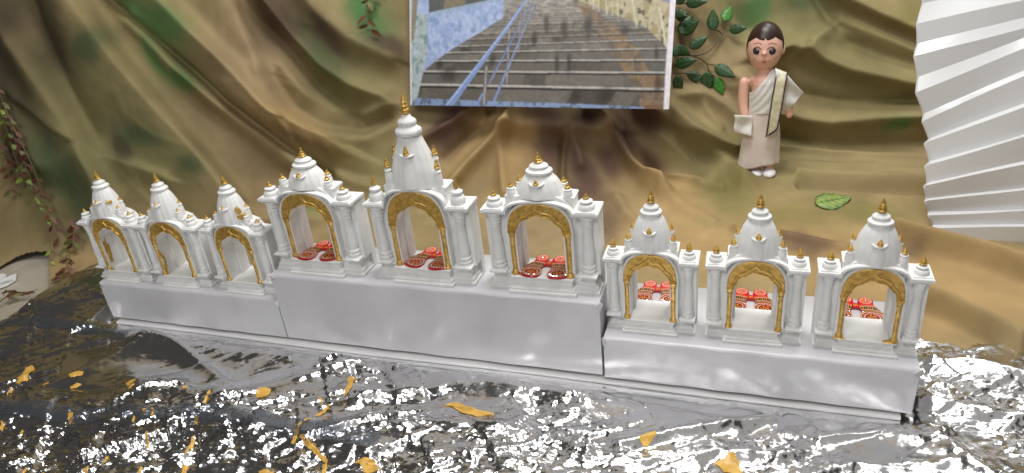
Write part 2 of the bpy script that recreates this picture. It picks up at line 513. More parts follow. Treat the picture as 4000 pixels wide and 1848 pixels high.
# (polyline in photo pixels, height in metres, width on + side, width on - side)
FOLDS = [
    (z1((-60, -150), (40, 0), (230, 330), (400, 620), (540, 860), (690, 1150), (760, 1320)), .050, 26, 85),
    (z1((430, -150), (540, 0), (700, 220), (830, 400), (1000, 610), (1180, 820), (1440, 1120), (1600, 1320)), .058, 15, 170),
    (z1((960, -140), (1090, 0), (1300, 210), (1600, 480), (1870, 760), (2060, 890), (2230, 960)), .062, 26, 105),
    (z1((620, -100), (720, 0), (860, 110), (1080, 290), (1300, 480), (1500, 660), (1760, 860), (1980, 1030), (2200, 1170)), -.036, 15, 22),
    (z1((880, 130), (980, 230), (1150, 430), (1380, 620), (1600, 790), (1860, 980), (2050, 1100)), .036, 26, 60),
    (z1((560, -60), (640, 20), (900, 250), (1180, 540), (1400, 740), (1700, 980), (1900, 1150)), -.024, 50, 60),
    (z1((1480, -100), (1550, 0), (1700, 350), (1850, 640), (1920, 800)), .038, 18, 120),
    (z1((1560, -100), (1640, 60), (1900, 300), (2100, 560), (2330, 760)), -.036, 55, 45),
    (z1((1700, -100), (1780, 20), (1950, 240), (2130, 430), (2330, 560), (2560, 640)), .040, 30, 50),
    (z1((2000, -60), (2150, 120), (2330, 260), (2600, 380)), .030, 70, 50),
    (z1((200, -60), (250, 60), (330, 300), (480, 640), (600, 900)), -.026, 40, 45),
    (z1((730, 1030), (900, 1090), (1130, 1170)), .016, 12, 50),
    (z1((180, 640), (300, 740), (440, 860), (560, 920)), .010, 30, 12),
    (z1((-100, 100), (60, 500), (180, 800), (330, 1100)), .030, 60, 60),
    # between the shrines, below the swag
    (z3((-60, 60), (0, 100), (150, 230), (330, 345), (480, 400)), .018, 46, 30),
    (z3((0, 190), (110, 290), (230, 380), (420, 470), (640, 520)), -.012, 40, 30),
    (z3((90, -30), (190, 130), (300, 250), (460, 325), (640, 330), (800, 260)), .020, 36, 36),
    (z3((200, -60), (330, 90), (480, 170), (640, 190), (790, 150)), .018, 30, 36),
    (z3((150, 0), (260, 160), (400, 250), (620, 270), (760, 220)), -.018, 24, 24),
    (z3((420, 470), (560, 540), (760, 600), (940, 640)), .012, 30, 26),
    (z3((120, 760), (400, 770), (700, 760), (960, 740)), .014, 40, 16),
    # under the poster: a bulge with radiating folds
    (z4((640, 640), (600, 720), (470, 830), (300, 920), (150, 1000)), 0.0324, 24, 27),
    (z4((860, 700), (830, 850), (700, 970), (560, 1110), (450, 1240)), 0.0378, 24, 24),
    (z4((700, 740), (640, 830), (520, 930), (400, 1050)), -0.0243, 21, 21),
    (z4((780, 850), (950, 868), (1150, 872), (1300, 880), (1450, 885)), 0.0324, 96, 21),
    (z4((790, 880), (780, 1000), (790, 1180), (800, 1300)), 0.0203, 24, 21),
    (z4((1215, 880), (1190, 980), (1185, 1080), (1180, 1200)), -0.0270, 13, 14),
    (z4((1240, 890), (1290, 1010), (1310, 1100)), 0.0162, 21, 18),
    (z4((1380, 700), (1430, 760), (1520, 900), (1620, 1080), (1720, 1200), (1840, 1300)), 0.0459, 27, 18),
    (z4((1480, 760), (1600, 900), (1700, 1030), (1800, 1130)), -0.0189, 21, 21),
    (z4((1700, 700), (1800, 780), (1950, 880), (2130, 940), (2300, 1000)), 0.0351, 48, 24),
    (z4((1820, 900), (2000, 1040), (2150, 1160)), 0.0135, 19, 24),
    (z4((2060, 640), (2120, 740), (2210, 850)), 0.0135, 13, 19),
    # right: swags behind and round the doll
    (z5((0, 640), (90, 740), (200, 860), (330, 990), (450, 1090)), 0.0297, 50, 30),
    (z5((0, 720), (140, 900), (260, 1060)), -0.0162, 26, 26),
    (z5((60, 560), (200, 545), (330, 620), (420, 700)), 0.0189, 24, 26),
    (z5((560, 330), (700, 285), (800, 312), (900, 370), (1050, 425), (1300, 480), (1520, 530)), 0.0459, 70, 26),
    (z5((640, 440), (800, 540), (1000, 585), (1250, 590), (1520, 580)), -0.0243, 30, 30),
    (z5((420, 500), (600, 640), (760, 705), (950, 725), (1200, 700), (1500, 690)), 0.0378, 60, 26),
    (z5((640, 790), (800, 815), (1000, 835), (1250, 830), (1520, 815)), -0.0243, 24, 30),
    (z5((620, 850), (800, 868), (1000, 900), (1250, 930), (1540, 945)), 0.0162, 34, 16),
    (z5((980, -60), (1080, 20), (1240, 95), (1400, 165), (1560, 230)), 0.0405, 60, 20),
    (z5((820, 250), (900, 190), (1010, 125), (1130, 170), (1300, 240), (1520, 340)), 0.0297, 20, 60),
    (z5((840, -80), (900, 20), (960, 120), (1000, 150)), -0.0297, 40, 30),
    (z5((330, -80), (400, 60), (470, 160)), -0.0243, 60, 40),
    (z5((1060, 250), (1250, 330), (1480, 400)), -0.0135, 30, 30),
    (z5((780, 1075), (950, 1080), (1200, 1095), (1540, 1115)), -0.0149, 10, 12),
    (z5((760, 1040), (950, 1050), (1200, 1065), (1540, 1080)), 0.0149, 16, 12),
    (z5((700, 960), (1000, 975), (1300, 1000), (1540, 1015)), 0.0095, 16, 12),
    (z5((0, 1030), (110, 1050), (230, 1100), (330, 1120)), 0.0108, 16, 8),
    # folds lying on the table
    (z6((170, 120), (230, 220), (330, 320)), .009, 20, 20),
    (z6((330, 40), (480, 120), (600, 200), (760, 290)), .009, 30, 20),
    (z6((700, 40), (980, 60), (1250, 20)), .006, 40, 20),
    (z7((-160, 10), (0, 25), (180, 70), (380, 115)), .012, 20, 10),
    (z7((600, 40), (680, 65), (850, 120), (1100, 190), (1300, 265)), .032, 26, 13),
    (z7((640, 330), (760, 385), (900, 442), (1100, 550), (1220, 620)), .032, 26, 13),
    (z7((800, 20), (1000, 60), (1260, 110)), .005, 30, 20),
]
H = np.zeros_like(UU)
for pts, h, wp, wn in FOLDS:
    us = [q[0] for q in pts]; vs = [q[1] for q in pts]
    mg = 3 * max(wp, wn) + 40
    msk = (UU > min(us) - mg) & (UU < max(us) + mg) & (VV > min(vs) - mg) & (VV < max(vs) + mg)
    if not msk.any():
        continue
    d = polydist(UU[msk], VV[msk], pts)
    wob = 1 + 0.25 * (vnoise(UU[msk] / 160, VV[msk] / 160, 5) - 0.5)
    f = np.exp(-(np.abs(d) / (np.where(d > 0, wp, wn) * wob)) ** (2.0 if min(vs) > 690 else 1.45))
    H[msk] += (1.35 if min(vs) > 690 else 1.0) * h * f
flat = 1 - a0
H += 0.006 * (fbm(XG * 5 + 3, TG * 5, 3) - 0.47) * (1 - 0.8 * flat)
H += 0.0035 * (fbm(XG * 16 + TG * 9, TG * 14 - XG * 6, 9, 3) - 0.44) * (1 - 0.5 * flat)
# crisp small creases where the fabric is pinched
cr_rng = np.random.default_rng(23)
for k in range(95):
    cu, cv_ = cr_rng.uniform(-100, 4100), cr_rng.uniform(-60, 1000)
    base_a = np.interp(cu, [0, 1200, 1700, 2300, 2700, 4000], [58, 40, 120, 60, 15, 10]) + cr_rng.normal(0, 24)
    Lc = cr_rng.uniform(50, 190); a_ = R_(base_a)
    dx_, dy_ = math.cos(a_) * Lc, math.sin(a_) * Lc
    bend = cr_rng.uniform(-.25, .25)
    pts = [(cu - dx_, cv_ - dy_), (cu + bend * dy_, cv_ - bend * dx_), (cu + dx_, cv_ + dy_)]
    mk = (np.abs(UU - cu) < Lc + 60) & (np.abs(VV - cv_) < Lc + 60)
    if not mk.any():
        continue
    d = polydist(UU[mk], VV[mk], pts)
    along = ((UU[mk] - cu) * math.cos(a_) + (VV[mk] - cv_) * math.sin(a_)) / Lc
    H[mk] += cr_rng.uniform(.0012, .0032) * np.exp(-np.abs(d) / np.where(d > 0, 7.0, cr_rng.uniform(18, 40))) * np.exp(-(along / .75) ** 4)
H += 0.002
for _ in range(2):
    H[1:-1] = (H[:-2] + 2 * H[1:-1] + H[2:]) / 4; H[:, 1:-1] = (H[:, :-2] + 2 * H[:, 1:-1] + H[:, 2:]) / 4
CL = BASE + NRM * H[..., None]
CL[..., 2] = np.maximum(CL[..., 2], -0.007)

# dyed pattern of the cloth (its own colours, soft patches)
tan = np.array(lin((152, 135, 98))); olive = np.array(lin((126, 120, 82))); taupe = np.array(lin((152, 132, 102)))
green = np.array(lin((82, 122, 74))); dgreen = np.array(lin((66, 84, 58))); brown = np.array(lin((72, 56, 50))); black = np.array(lin((58, 50, 44)))
gold_ = np.array(lin((172, 144, 100))); purple = np.array(lin((86, 66, 62)))
C = np.empty(UU.shape + (3,)); C[:] = tan
WU = UU + 120 * (fbm(XG * 9, TG * 9, 21) - 0.47); WV = VV + 120 * (fbm(XG * 9 + 7, TG * 9, 33) - 0.47)


def patch(c, s, *blobs):
    global C
    for (u, v, ru, rv, a) in blobs:
        ca, sa = math.cos(R_(a)), math.sin(R_(a))
        dx, dy = WU - u, WV - v
        p = ((dx * ca + dy * sa) / ru) ** 2 + ((-dx * sa + dy * ca) / rv) ** 2
        f = s / (1 + p ** 2.2)
        C = C * (1 - f[..., None]) + c * f[..., None]


nz_ = fbm(XG * 4.2, TG * 4.2, 51)
mz = np.clip((nz_ - 0.44) * 6, 0, 1)[..., None] * 0.55
C = C * (1 - mz) + olive * mz
nz2 = fbm(XG * 3.3 + 9, TG * 3.3, 77)
mz = np.clip((nz2 - 0.5) * 6, 0, 1)[..., None] * 0.5
C = C * (1 - mz) + taupe * mz
patch(taupe, .75, (1000, 150, 160, 330, -25), (760, 480, 170, 90, 40), (980, 600, 130, 150, 20), (2980, 330, 200, 120, 10))
patch(olive, .8, (420, 480, 260, 330, -30), (620, 640, 220, 130, 20), (1450, 640, 260, 110, 10), (2900, 600, 300, 130, 5), (3350, 300, 280, 200, 15), (3050, 80, 300, 120, 10), (1400, 330, 220, 150, 30))
patch(black, .8, (90, 300, 90, 210, -25), (220, 120, 80, 190, -20), (90, 600, 70, 140, -20), (20, 80, 90, 130, 0), (480, 560, 40, 80, -30))
patch(dgreen, .75, (380, 190, 75, 60, -40), (230, 640, 60, 150, -20), (330, 760, 90, 170, -20), (760, 660, 60, 40, 20), (560, 520, 120, 50, 30), (3150, 20, 80, 60, 0), (1230, 190, 60, 180, -30))
patch(green, .85, (560, 60, 150, 42, 40), (680, 100, 110, 55, 42), (620, 230, 90, 32, 50), (730, 280, 60, 40, 40), (1470, 80, 60, 90, -30), (1440, 20, 70, 40, 0), (2950, 30, 60, 70, 30), (2740, 880, 50, 22, 0), (3520, 500, 70, 24, 5), (1240, 770, 60, 40, 0))
patch(brown, .8, (1080, 40, 90, 160, -25), (1530, 170, 90, 40, 20), (1290, 130, 45, 130, -35), (1160, 560, 60, 30, 40))
patch(purple, .95, (2080, 470, 70, 50, 10), (2270, 470, 60, 70, 10), (2130, 580, 60, 110, 0), (2290, 680, 50, 150, -30), (2430, 560, 50, 120, -30), (1800, 450, 90, 60, -30), (1720, 520, 70, 60, -40), (2240, 760, 80, 50, 0), (2500, 470, 90, 50, 40), (2380, 640, 40, 80, -35), (1250, 590, 50, 24, 40), (2560, 640, 30, 70, -35))
patch(gold_, .75, (1150, 500, 190, 60, 35), (1830, 600, 70, 190, 30), (2000, 650, 80, 180, 5), (3300, 1010, 700, 150, 8), (2700, 960, 260, 90, 5), (3700, 1150, 400, 160, 10), (2620, 760, 160, 80, 35), (330, 1050, 130, 60, 0))
patch(np.array(lin((120, 116, 66))), .6, (2860, 760, 120, 50, 10), (3090, 860, 160, 50, 5), (3400, 830, 160, 40, 5), (3560, 60, 90, 60, 20))
patch(purple, .6, (3080, 960, 130, 20, 8), (3200, 990, 90, 30, 10), (2390, 870, 60, 60, 0), (3560, 1000, 60, 26, 10))
C *= (0.92 + 0.16 * fbm(XG * 30, TG * 30, 91, 3))[..., None]

# the hem: the cloth is cut short beside the foil, over bare table
uc, vc = topx(CL)
hem = np.interp(uc, [-2000, -400, 0, 60, 110, 150, 186, 192], [1500, 1240, 1045, 1008, 990, 984, 986, 1400])
cutv = (uc < 192) & (vc > hem)
cutx = (uc < 400) & (vc > 1160)
cv = cutv | cutx
keep = ~(cv[:-1, :-1] | cv[1:, :-1] | cv[:-1, 1:] | cv[1:, 1:])
cloth = gridmesh('cloth_backdrop', CL, M['cloth'], keep=keep, colors=C)
tag(cloth, 'draped camouflage print cloth in olive tan green and brown behind the shrines', 'backdrop cloth')

# ------------------------------------------------------------------ foil
S = 0.0024
fxs = np.arange(-0.60, 1.46, S); fys = np.arange(-0.56, 0.172, S)
X, Y = np.meshgrid(fxs, fys, indexing='ij')
jx = rng.uniform(-.42, .42, X.shape) * S; jy = rng.uniform(-.42, .42, X.shape) * S
X = X + jx; Y = Y + jy


def facets(x, y, cell, seed, tilt, sgn=1):
    """continuous flat facets: envelope of random planes"""
    r = np.random.default_rng(seed)
    gx_, gy_ = x / cell, y / cell
    xi = np.floor(gx_).astype(int); yi = np.floor(gy_).astype(int)
    n = 700
    jx_ = r.uniform(0, 1, (n, n)); jy_ = r.uniform(0, 1, (n, n)); tx = r.normal(0, tilt, (n, n)); ty = r.normal(0, tilt, (n, n))
    best = np.full(x.shape, -1e9)
    for a in (-1, 0, 1):
        for b in (-1, 0, 1):
            i = (xi + a) % n; j = (yi + b) % n
            dx = gx_ - (xi + a + jx_[i, j]); dy = gy_ - (yi + b + jy_[i, j])
            hh = (tx[i, j] * dx + ty[i, j] * dy - 0.35 * tilt * np.sqrt(dx * dx + dy * dy + 0.01))
            best = np.maximum(best, hh)
    return sgn * best * cell


UF, VF = topx(np.stack([X, Y, 0 * X], -1))


def blob(u, v, ru, rv, a=0, p=2.0):
    ca, sa = math.cos(R_(a)), math.sin(R_(a))
    dx, dy = UF - u, VF - v
    q = ((dx * ca + dy * sa) / ru) ** 2 + ((-dx * sa + dy * ca) / rv) ** 2
    return np.exp(-q ** (p / 2))


# how crumpled each part of the sheet is
cr = 0.66 + 2.0 * (fbm(X * 7 + 1.5 * Y, Y * 10 - 2 * X, 5) - 0.47)
cr -= 0.86 * blob(1000, 1470, 330, 80, 5, 4)
cr -= 0.80 * blob(430, 1450, 240, 90, -12, 4)
cr -= 0.55 * blob(1500, 1390, 420, 40, 8, 4)
cr -= 0.50 * blob(2700, 1560, 420, 60, 8, 4)
cr -= 0.70 * blob(330, 1110, 220, 60, -22, 4)
cr -= 0.35 * blob(3350, 1740, 260, 60, 10, 4)
cr -= 0.3 * blob(2150, 1500, 300, 40, 10, 4)
cr += 0.65 * blob(300, 1730, 700, 130, 4, 3)
cr += 0.35 * blob(560, 1370, 120, 60, -20, 3)
cr += 0.3 * blob(230, 1190, 200, 40, -15, 3)
cr += 0.25 * blob(3640, 1620, 160, 160)
cr += 0.3 * blob(1700, 1760, 420, 90)
cr *= 1 - 0.10 * np.clip((UF - 1900) / 500, 0, 1)
cr = np.clip(cr, 0.08, 1.15)
an = R_(38)
XR = X * math.cos(an) + Y * math.sin(an); YR = -X * math.sin(an) + Y * math.cos(an)
wx = 0.012 * (fbm(X * 18, Y * 18, 61) - .47); wy = 0.012 * (fbm(X * 18 + 5, Y * 18, 67) - .47)
Z = 0.50 * facets(XR * 0.50 + wx, YR * 1.25 + wy, 0.034, 11, 0.21) + 0.5 * facets(XR * 1.1, YR * 0.7, 0.045, 12, 0.16, -1)
Z += 0.55 * facets(XR * 0.50 + wy, YR * 1.35 - wx, 0.0125, 13, 0.16) + 0.35 * facets(X + wx, Y * 1.1, 0.015, 15, 0.22, -1)
Z += 0.35 * facets(XR * 0.6 - wx, YR * 1.2 + wy, 0.0068, 19, 0.10)
Z += rng.normal(0, 0.00006, X.shape)
Z *= cr
# long tension creases
for k in range(46):
    cx_, cy_ = rng.uniform(-0.55, 1.4), rng.uniform(-0.5, 0.15)
    a_ = rng.normal(0.35, 0.5); L_len = rng.uniform(0.05, 0.22)
    dx, dy = X - cx_, Y - cy_
    s_ = dx * math.cos(a_) + dy * math.sin(a_); t_ = -dx * math.sin(a_) + dy * math.cos(a_) + 0.4 * s_ * s_
    Z += rng.choice([-1, 1]) * rng.uniform(.001, .0035) * np.exp(-(s_ / L_len) ** 2) * np.exp(-np.abs(t_) / 0.006)
# long folds and ridges seen in the sheet (photo pixels, height, widths)
for pts, h_, wa, wb_ in (
        ([(560, 1520), (720, 1535), (900, 1562), (1080, 1520), (1240, 1460), (1400, 1410)], .010, 34, 60),
        ([(560, 1290), (700, 1350), (800, 1420), (880, 1490)], .009, 22, 40),
        ([(120, 1560), (300, 1470), (470, 1380), (620, 1300)], .008, 18, 30),
        ([(0, 1600), (400, 1650), (800, 1680), (1200, 1740), (1500, 1800)], .009, 60, 40),
        ([(1150, 1640), (1500, 1560), (1900, 1520), (2300, 1560)], .010, 60, 30),
        ([(1300, 1700), (1700, 1680), (2050, 1720), (2300, 1790)], .010, 40, 26),
        ([(2420, 1760), (2650, 1700), (2860, 1660), (3030, 1625)], .011, 30, 18),
        ([(2250, 1800), (2500, 1830), (2800, 1780), (3100, 1800)], .010, 30, 30),
        ([(3560, 1630), (3640, 1700), (3760, 1800), (3900, 1900)], .010, 26, 34),
        ([(3600, 1560), (3750, 1600), (3950, 1640), (4150, 1660)], .010, 30, 26),
        ([(3640, 1420), (3800, 1440), (4000, 1490), (4200, 1530)], .011, 22, 26),
        ([(3200, 1720), (3400, 1690), (3560, 1650)], .009, 30, 24),
        ([(2050, 1480), (2400, 1530), (2750, 1590), (3100, 1640), (3450, 1700)], -.006, 40, 40)):
    d_ = polydist(UF, VF, pts)
    Z += h_ * np.exp(-(np.abs(d_) / np.where(d_ > 0, wa, wb_)) ** 1.4)
# broad shape of the sheet
Z += 0.012 * (fbm(X * 3.1, Y * 3.1, 31) - 0.47) * 1.6
Z += 0.016 * np.exp(-((X - 0.55) / 0.35) ** 2 - ((Y + 0.22) / 0.07) ** 2)
Z += 0.012 * np.exp(-((X - 0.05) / 0.14) ** 2 - ((Y + 0.20) / 0.05) ** 2)
Z += 0.026 * np.exp(-((X + 0.46) / 0.10) ** 2 - ((Y - 0.06) / 0.11) ** 2)
Z += 0.006 * np.exp(-((X - 1.06) / 0.12) ** 2 - ((Y - 0.10) / 0.08) ** 2)
Z -= 0.012 * np.exp(-((X + 0.12) / 0.16) ** 2 - ((Y + 0.085) / 0.045) ** 2)
# pressed flat under the boxes
under = np.clip((X + 0.375) / 0.02, 0, 1) * np.clip((0.885 - X) / 0.02, 0, 1) * np.clip((Y + 0.045) / 0.035, 0, 1) * np.clip((0.17 - Y) / 0.02, 0, 1)
Z = Z * (1 - under) + (-0.0125) * under + 0.001
Z = np.where(under > 0.9, -0.0090, np.maximum(Z, -0.0095))
# edges: left end bends down to the table, ragged back edge
le = np.clip((X + 0.585) / 0.035, 0, 1)
Z = np.where(X < -0.545, Z * le - 0.0095 * (1 - le), Z)
back = 0.150 + 0.010 * (fbm(X * 14, X * 0, 8) - .47) * 2 - 0.012 * np.exp(-((X - 0.945) / 0.008) ** 2)
cutf = (Y > back) | (X < -0.583 + 0.10 * np.clip(-0.02 - Y, 0, 1) + 0.008 * (fbm(Y * 20, Y * 0, 4) - .5))
kf = ~(cutf[:-1, :-1] | cutf[1:, :-1] | cutf[:-1, 1:] | cutf[1:, 1:])
FOILP = np.stack([X, Y, Z], -1)
foil = gridmesh('foil_sheet', FOILP, M['foil'], keep=kf, smooth=False, colors=np.repeat(cr[..., None], 3, -1))
tag(foil, 'crumpled silver aluminium foil sheet spread on the table in front of the boxes', 'foil')
bvh = BVHTree.FromObject(foil, bpy.context.evaluated_depsgraph_get())


def drop(x, y):
    h = bvh.ray_cast(Vector((x, y, 0.3)), Vector((0, 0, -1)))
    return h[0].z if h[0] is not None else -0.008


# clear tape strips over the foil
def tape(pts, w, n):
    path = resample([onz(u, v, 0.006)[:2] for u, v in pts], n)
    d = np.gradient(path, axis=0); d /= np.linalg.norm(d, axis=1, keepdims=True)
    nn = np.stack([-d[:, 1], d[:, 0]], 1)
    P = np.zeros((n, 9, 3))
    for i in range(n):
        for j in range(9):
            q = path[i] + nn[i] * (j / 8 - .5) * w
            P[i, j] = (q[0], q[1], drop(*q) + 0.0012)
    for _ in range(2):
        P[1:-1, :, 2] = np.maximum(P[1:-1, :, 2], (P[:-2, :, 2] + P[2:, :, 2]) / 2)
    P[:, 1:-1, 2] = np.maximum(P[:, 1:-1, 2], (P[:, :-2, 2] + P[:, 2:, 2]) / 2)
    o = gridmesh('tape_strip', P, M['tape'], parent=foil)
    o['label'] = 'clear shiny adhesive tape strip stuck across the foil'


tape([(-60, 1590), (300, 1612), (700, 1632), (1050, 1680), (1480, 1742)], 0.030, 110)
tape([(-60, 1245), (200, 1275), (500, 1292)], 0.020, 60)

# yellow paint smears on the foil: outlines in photo pixels
SM = [
    [(60, 1490), (95, 1440), (130, 1422), (134, 1438), (108, 1472), (72, 1500)],
    [(268, 1470), (300, 1458), (326, 1454), (322, 1466), (280, 1478)],
    [(270, 1506), (300, 1492), (318, 1494), (296, 1506), (272, 1512)],
    [(168, 1500), (188, 1490), (190, 1497), (172, 1504)],
    [(488, 1490), (512, 1472), (532, 1478), (518, 1494), (494, 1504)],
    [(503, 1528), (528, 1508), (532, 1520), (514, 1540)],
    [(22, 1528), (40, 1508), (44, 1516), (26, 1534)],
    [(714, 1520), (730, 1514), (740, 1528), (722, 1532)],
    [(820, 1560), (832, 1556), (830, 1572), (818, 1574)],
    [(804, 1598), (820, 1582), (824, 1590), (810, 1602)],
    [(782, 1648), (796, 1612), (806, 1614), (792, 1650)],
    [(772, 1690), (776, 1664), (788, 1666), (786, 1690)],
    [(728, 1786), (742, 1750), (764, 1716), (768, 1730), (748, 1768), (734, 1788)],
    [(704, 1850), (714, 1812), (732, 1816), (728, 1856)],
    [(262, 1640), (268, 1612), (290, 1612), (284, 1632), (266, 1644)],
    [(568, 1630), (574, 1614), (582, 1620), (576, 1636)],
    [(600, 1608), (606, 1606), (614, 1652), (606, 1656)],
    [(528, 1668), (536, 1648), (540, 1654), (532, 1672)],
    [(566, 1736), (580, 1704), (586, 1712), (572, 1738)],
    [(398, 1808), (418, 1784), (426, 1788), (404, 1812)],
    [(330, 1848), (348, 1830), (352, 1836), (338, 1856)],
    [(-4, 1668), (8, 1644), (14, 1652), (4, 1676)],
    [(74, 1686), (86, 1672), (90, 1678), (80, 1690)],
    [(458, 1638), (468, 1624), (474, 1632), (462, 1644)],
    [(80, 1830), (94, 1812), (98, 1820), (86, 1836)],
    [(540, 1846), (556, 1826), (560, 1834), (548, 1852)],
    [(152, 1848), (162, 1830), (168, 1838), (158, 1856)],
    [(1004, 1552), (1012, 1532), (1040, 1524), (1062, 1528), (1056, 1546), (1038, 1566), (1010, 1572)],
    [(1354, 1482), (1362, 1468), (1396, 1466), (1398, 1478), (1382, 1490), (1374, 1520), (1356, 1552), (1346, 1564), (1350, 1540), (1362, 1508)],
    [(1236, 1550), (1244, 1544), (1262, 1564), (1256, 1572)],
    [(1240, 1640), (1262, 1618), (1288, 1596), (1292, 1604), (1266, 1632), (1244, 1650)],
    [(1196, 1676), (1220, 1656), (1222, 1662), (1200, 1682)],
    [(1148, 1756), (1164, 1710), (1190, 1680), (1194, 1692), (1176, 1726), (1158, 1760)],
    [(1176, 1730), (1212, 1746), (1246, 1770), (1280, 1800), (1276, 1812), (1236, 1784), (1196, 1758)],
    [(1252, 1850), (1258, 1810), (1276, 1806), (1274, 1856)],
    [(1384, 1812), (1400, 1806), (1450, 1812), (1484, 1826), (1496, 1850), (1420, 1856), (1412, 1824)],
    [(1742, 1590), (1764, 1580), (1800, 1578), (1830, 1592), (1872, 1612), (1936, 1632), (1934, 1650), (1866, 1642), (1800, 1620), (1768, 1596)],
    [(2496, 1732), (2524, 1706), (2560, 1692), (2564, 1716), (2540, 1736), (2530, 1752), (2508, 1744)],
    [(2786, 1816), (2820, 1800), (2862, 1776), (2890, 1806), (2906, 1832), (2900, 1858), (2826, 1856), (2812, 1828)],
    [(1010, 1850), (1030, 1842), (1070, 1842), (1070, 1858), (1012, 1858)],
]
for poly in SM:
    P2 = np.array([onz(u, v, 0.005)[:2] for u, v in poly])
    cen = P2.mean(0)
    n = 28
    loop = np.vstack([P2, P2[:1]])
    t = np.r_[0, np.cumsum(np.linalg.norm(np.diff(loop, axis=0), axis=1))]
    T = np.linspace(0, t[-1], n, endpoint=False)
    edge = np.stack([np.interp(T, t, loop[:, k]) for k in (0, 1)], 1)
    edge = edge + rng.normal(0, .0006, edge.shape)
    V = []; F = []
    rings = (1.0, 0.7, 0.4, 0.12)
    for q, r_ in enumerate(rings):
        for e in edge:
            p_ = cen + (e - cen) * r_
            V.append((p_[0], p_[1], drop(*p_) + (0.0007 if q == 0 else 0.0014) + rng.uniform(0, .0004)))
    for q in range(len(rings) - 1):
        for i in range(n):
            j = (i + 1) % n
            F.append((q * n + i, q * n + j, (q + 1) * n + j, (q + 1) * n + i))
    F.append(tuple((len(rings) - 1) * n + i for i in range(n)))
    MB().add(V, F).build('paint_smear', M['smear'], foil, 60)

# ------------------------------------------------------------------ boxes
H1, H2, H3 = 0.0696, 0.1138, 0.0637
X0, X1, X2, X3 = -0.3551, 0.0, 0.5, 0.8633


def card_box(x0, x1, y0, y1, h, label):
    t = empty('display_box', ((x0 + x1) / 2, y0, 0))
    w = (x1 - x0) / 2
    nx = 40; r = 0.0055
    prof = [(0.0, 0.0), (-0.0006, h * .3), (-0.0008, h * .65), (0.0, h - r)]
    for k in range(1, 6):
        a = math.pi / 2 * k / 5
        prof.append((r - r * math.cos(a), h - r + r * math.sin(a)))
    d = y1 - y0
    prof += [(d * .5, h + .0002), (d - r, h), (d, h - r), (d, 0.0)]
    V = []; F = []
    m = len(prof)
    for i in range(nx + 1):
        s = -w + 2 * w * i / nx
        sag = 0.0007 * math.sin(i * .8 + x0 * 9) * math.sin(math.pi * i / nx)
        for k, (yy, zz) in enumerate(prof):
            V.append((s, yy + (sag if k < 6 else 0), zz))
    for i in range(nx):
        for k in range(m - 1):
            F.append((i * m + k, (i + 1) * m + k, (i + 1) * m + k + 1, i * m + k + 1))
    F.append(tuple(range(m))); F.append(tuple(nx * m + k for k in range(m)))
    MB().add(V, F).build('carton', M['card'], t, 50)
    for sx in (-1, 1):                                     # folded paper corner ears
        e = MB()
        e.add([(sx * (w + .0004), .0005, h - .001), (sx * (w + .0035), .004, h - .004), (sx * (w + .0008), -.001, h - .0125), (sx * (w - .006), -.0013, h - .006),
               (sx * (w - .004), .006, h + .0006)], [(0, 1, 2, 3), (0, 4, 1), (0, 3, 4)])
        e.build('folded_corner', M['card'], t, 20)
    tag(t, label, 'box')
    return t


card_box(X0, X1 - .0012, 0.000, 0.098, H1, 'low white card box carrying three small shrines beside the dark crumpled foil')
card_box(X1 + .0002, X2 - .003, 0.0005, 0.108, H2, 'tall middle white card box carrying the three wide shrines')
card_box(X2 + .001, X3, -0.003, 0.143, H3, 'low white card box carrying three shrines with footprint plates behind them')
bb = MB()
V = []; n = 60
for i in range(n + 1):
    x = -0.343 + (0.852 + 0.343) * i / n
    zt = -0.0008 + 0.0009 * math.sin(i * .45); fo = 0.0015 * math.sin(i * .21)
    for yy, zz in ((-0.0075 + fo, -0.0085), (-0.0085 + fo, -0.0055), (-0.0075 + fo, -0.0034), (0.0, -0.0030), (0.095, -0.0030), (0.095, -0.0085)):
        V.append((x, yy, min(zz + (zt if zz > -.005 else 0) * .6, -0.0004)))
F = [(i * 6 + k, (i + 1) * 6 + k, (i + 1) * 6 + (k + 1) % 6, i * 6 + (k + 1) % 6) for i in range(n) for k in range(6)] + [tuple(range(6)), tuple(n * 6 + k for k in range(6))]
tag(bb.add(V, F).build('base_board', M['board'], None, 40), 'thin white board lying on the foil under the row of boxes', 'board')

# ------------------------------------------------------------------ shrines
def arch_pts(a, zs, zt, e=0.80, n=41, z0=None, cusp=0.0, lobes=9, ogee=0.0):
    pts = []
    for i in range(n):
        th = math.pi * (1 - i / (n - 1))
        c, s = math.cos(th), math.sin(th)
        r = 1 + cusp * (abs(math.sin(lobes * th / 2 + math.pi / 2 * ((lobes + 1) % 2))) - 0.75) * min(1, s * 3)
        x = a * math.copysign(abs(c) ** e, c) * r
        z = zs + (zt - zs) * (abs(s) ** e) * r
        z += ogee * math.exp(-(x / (a * .12)) ** 2)
        pts.append((x, z))
    if z0 is not None:
        pts = [(pts[0][0], z0)] + pts + [(pts[-1][0], z0)]
    return pts


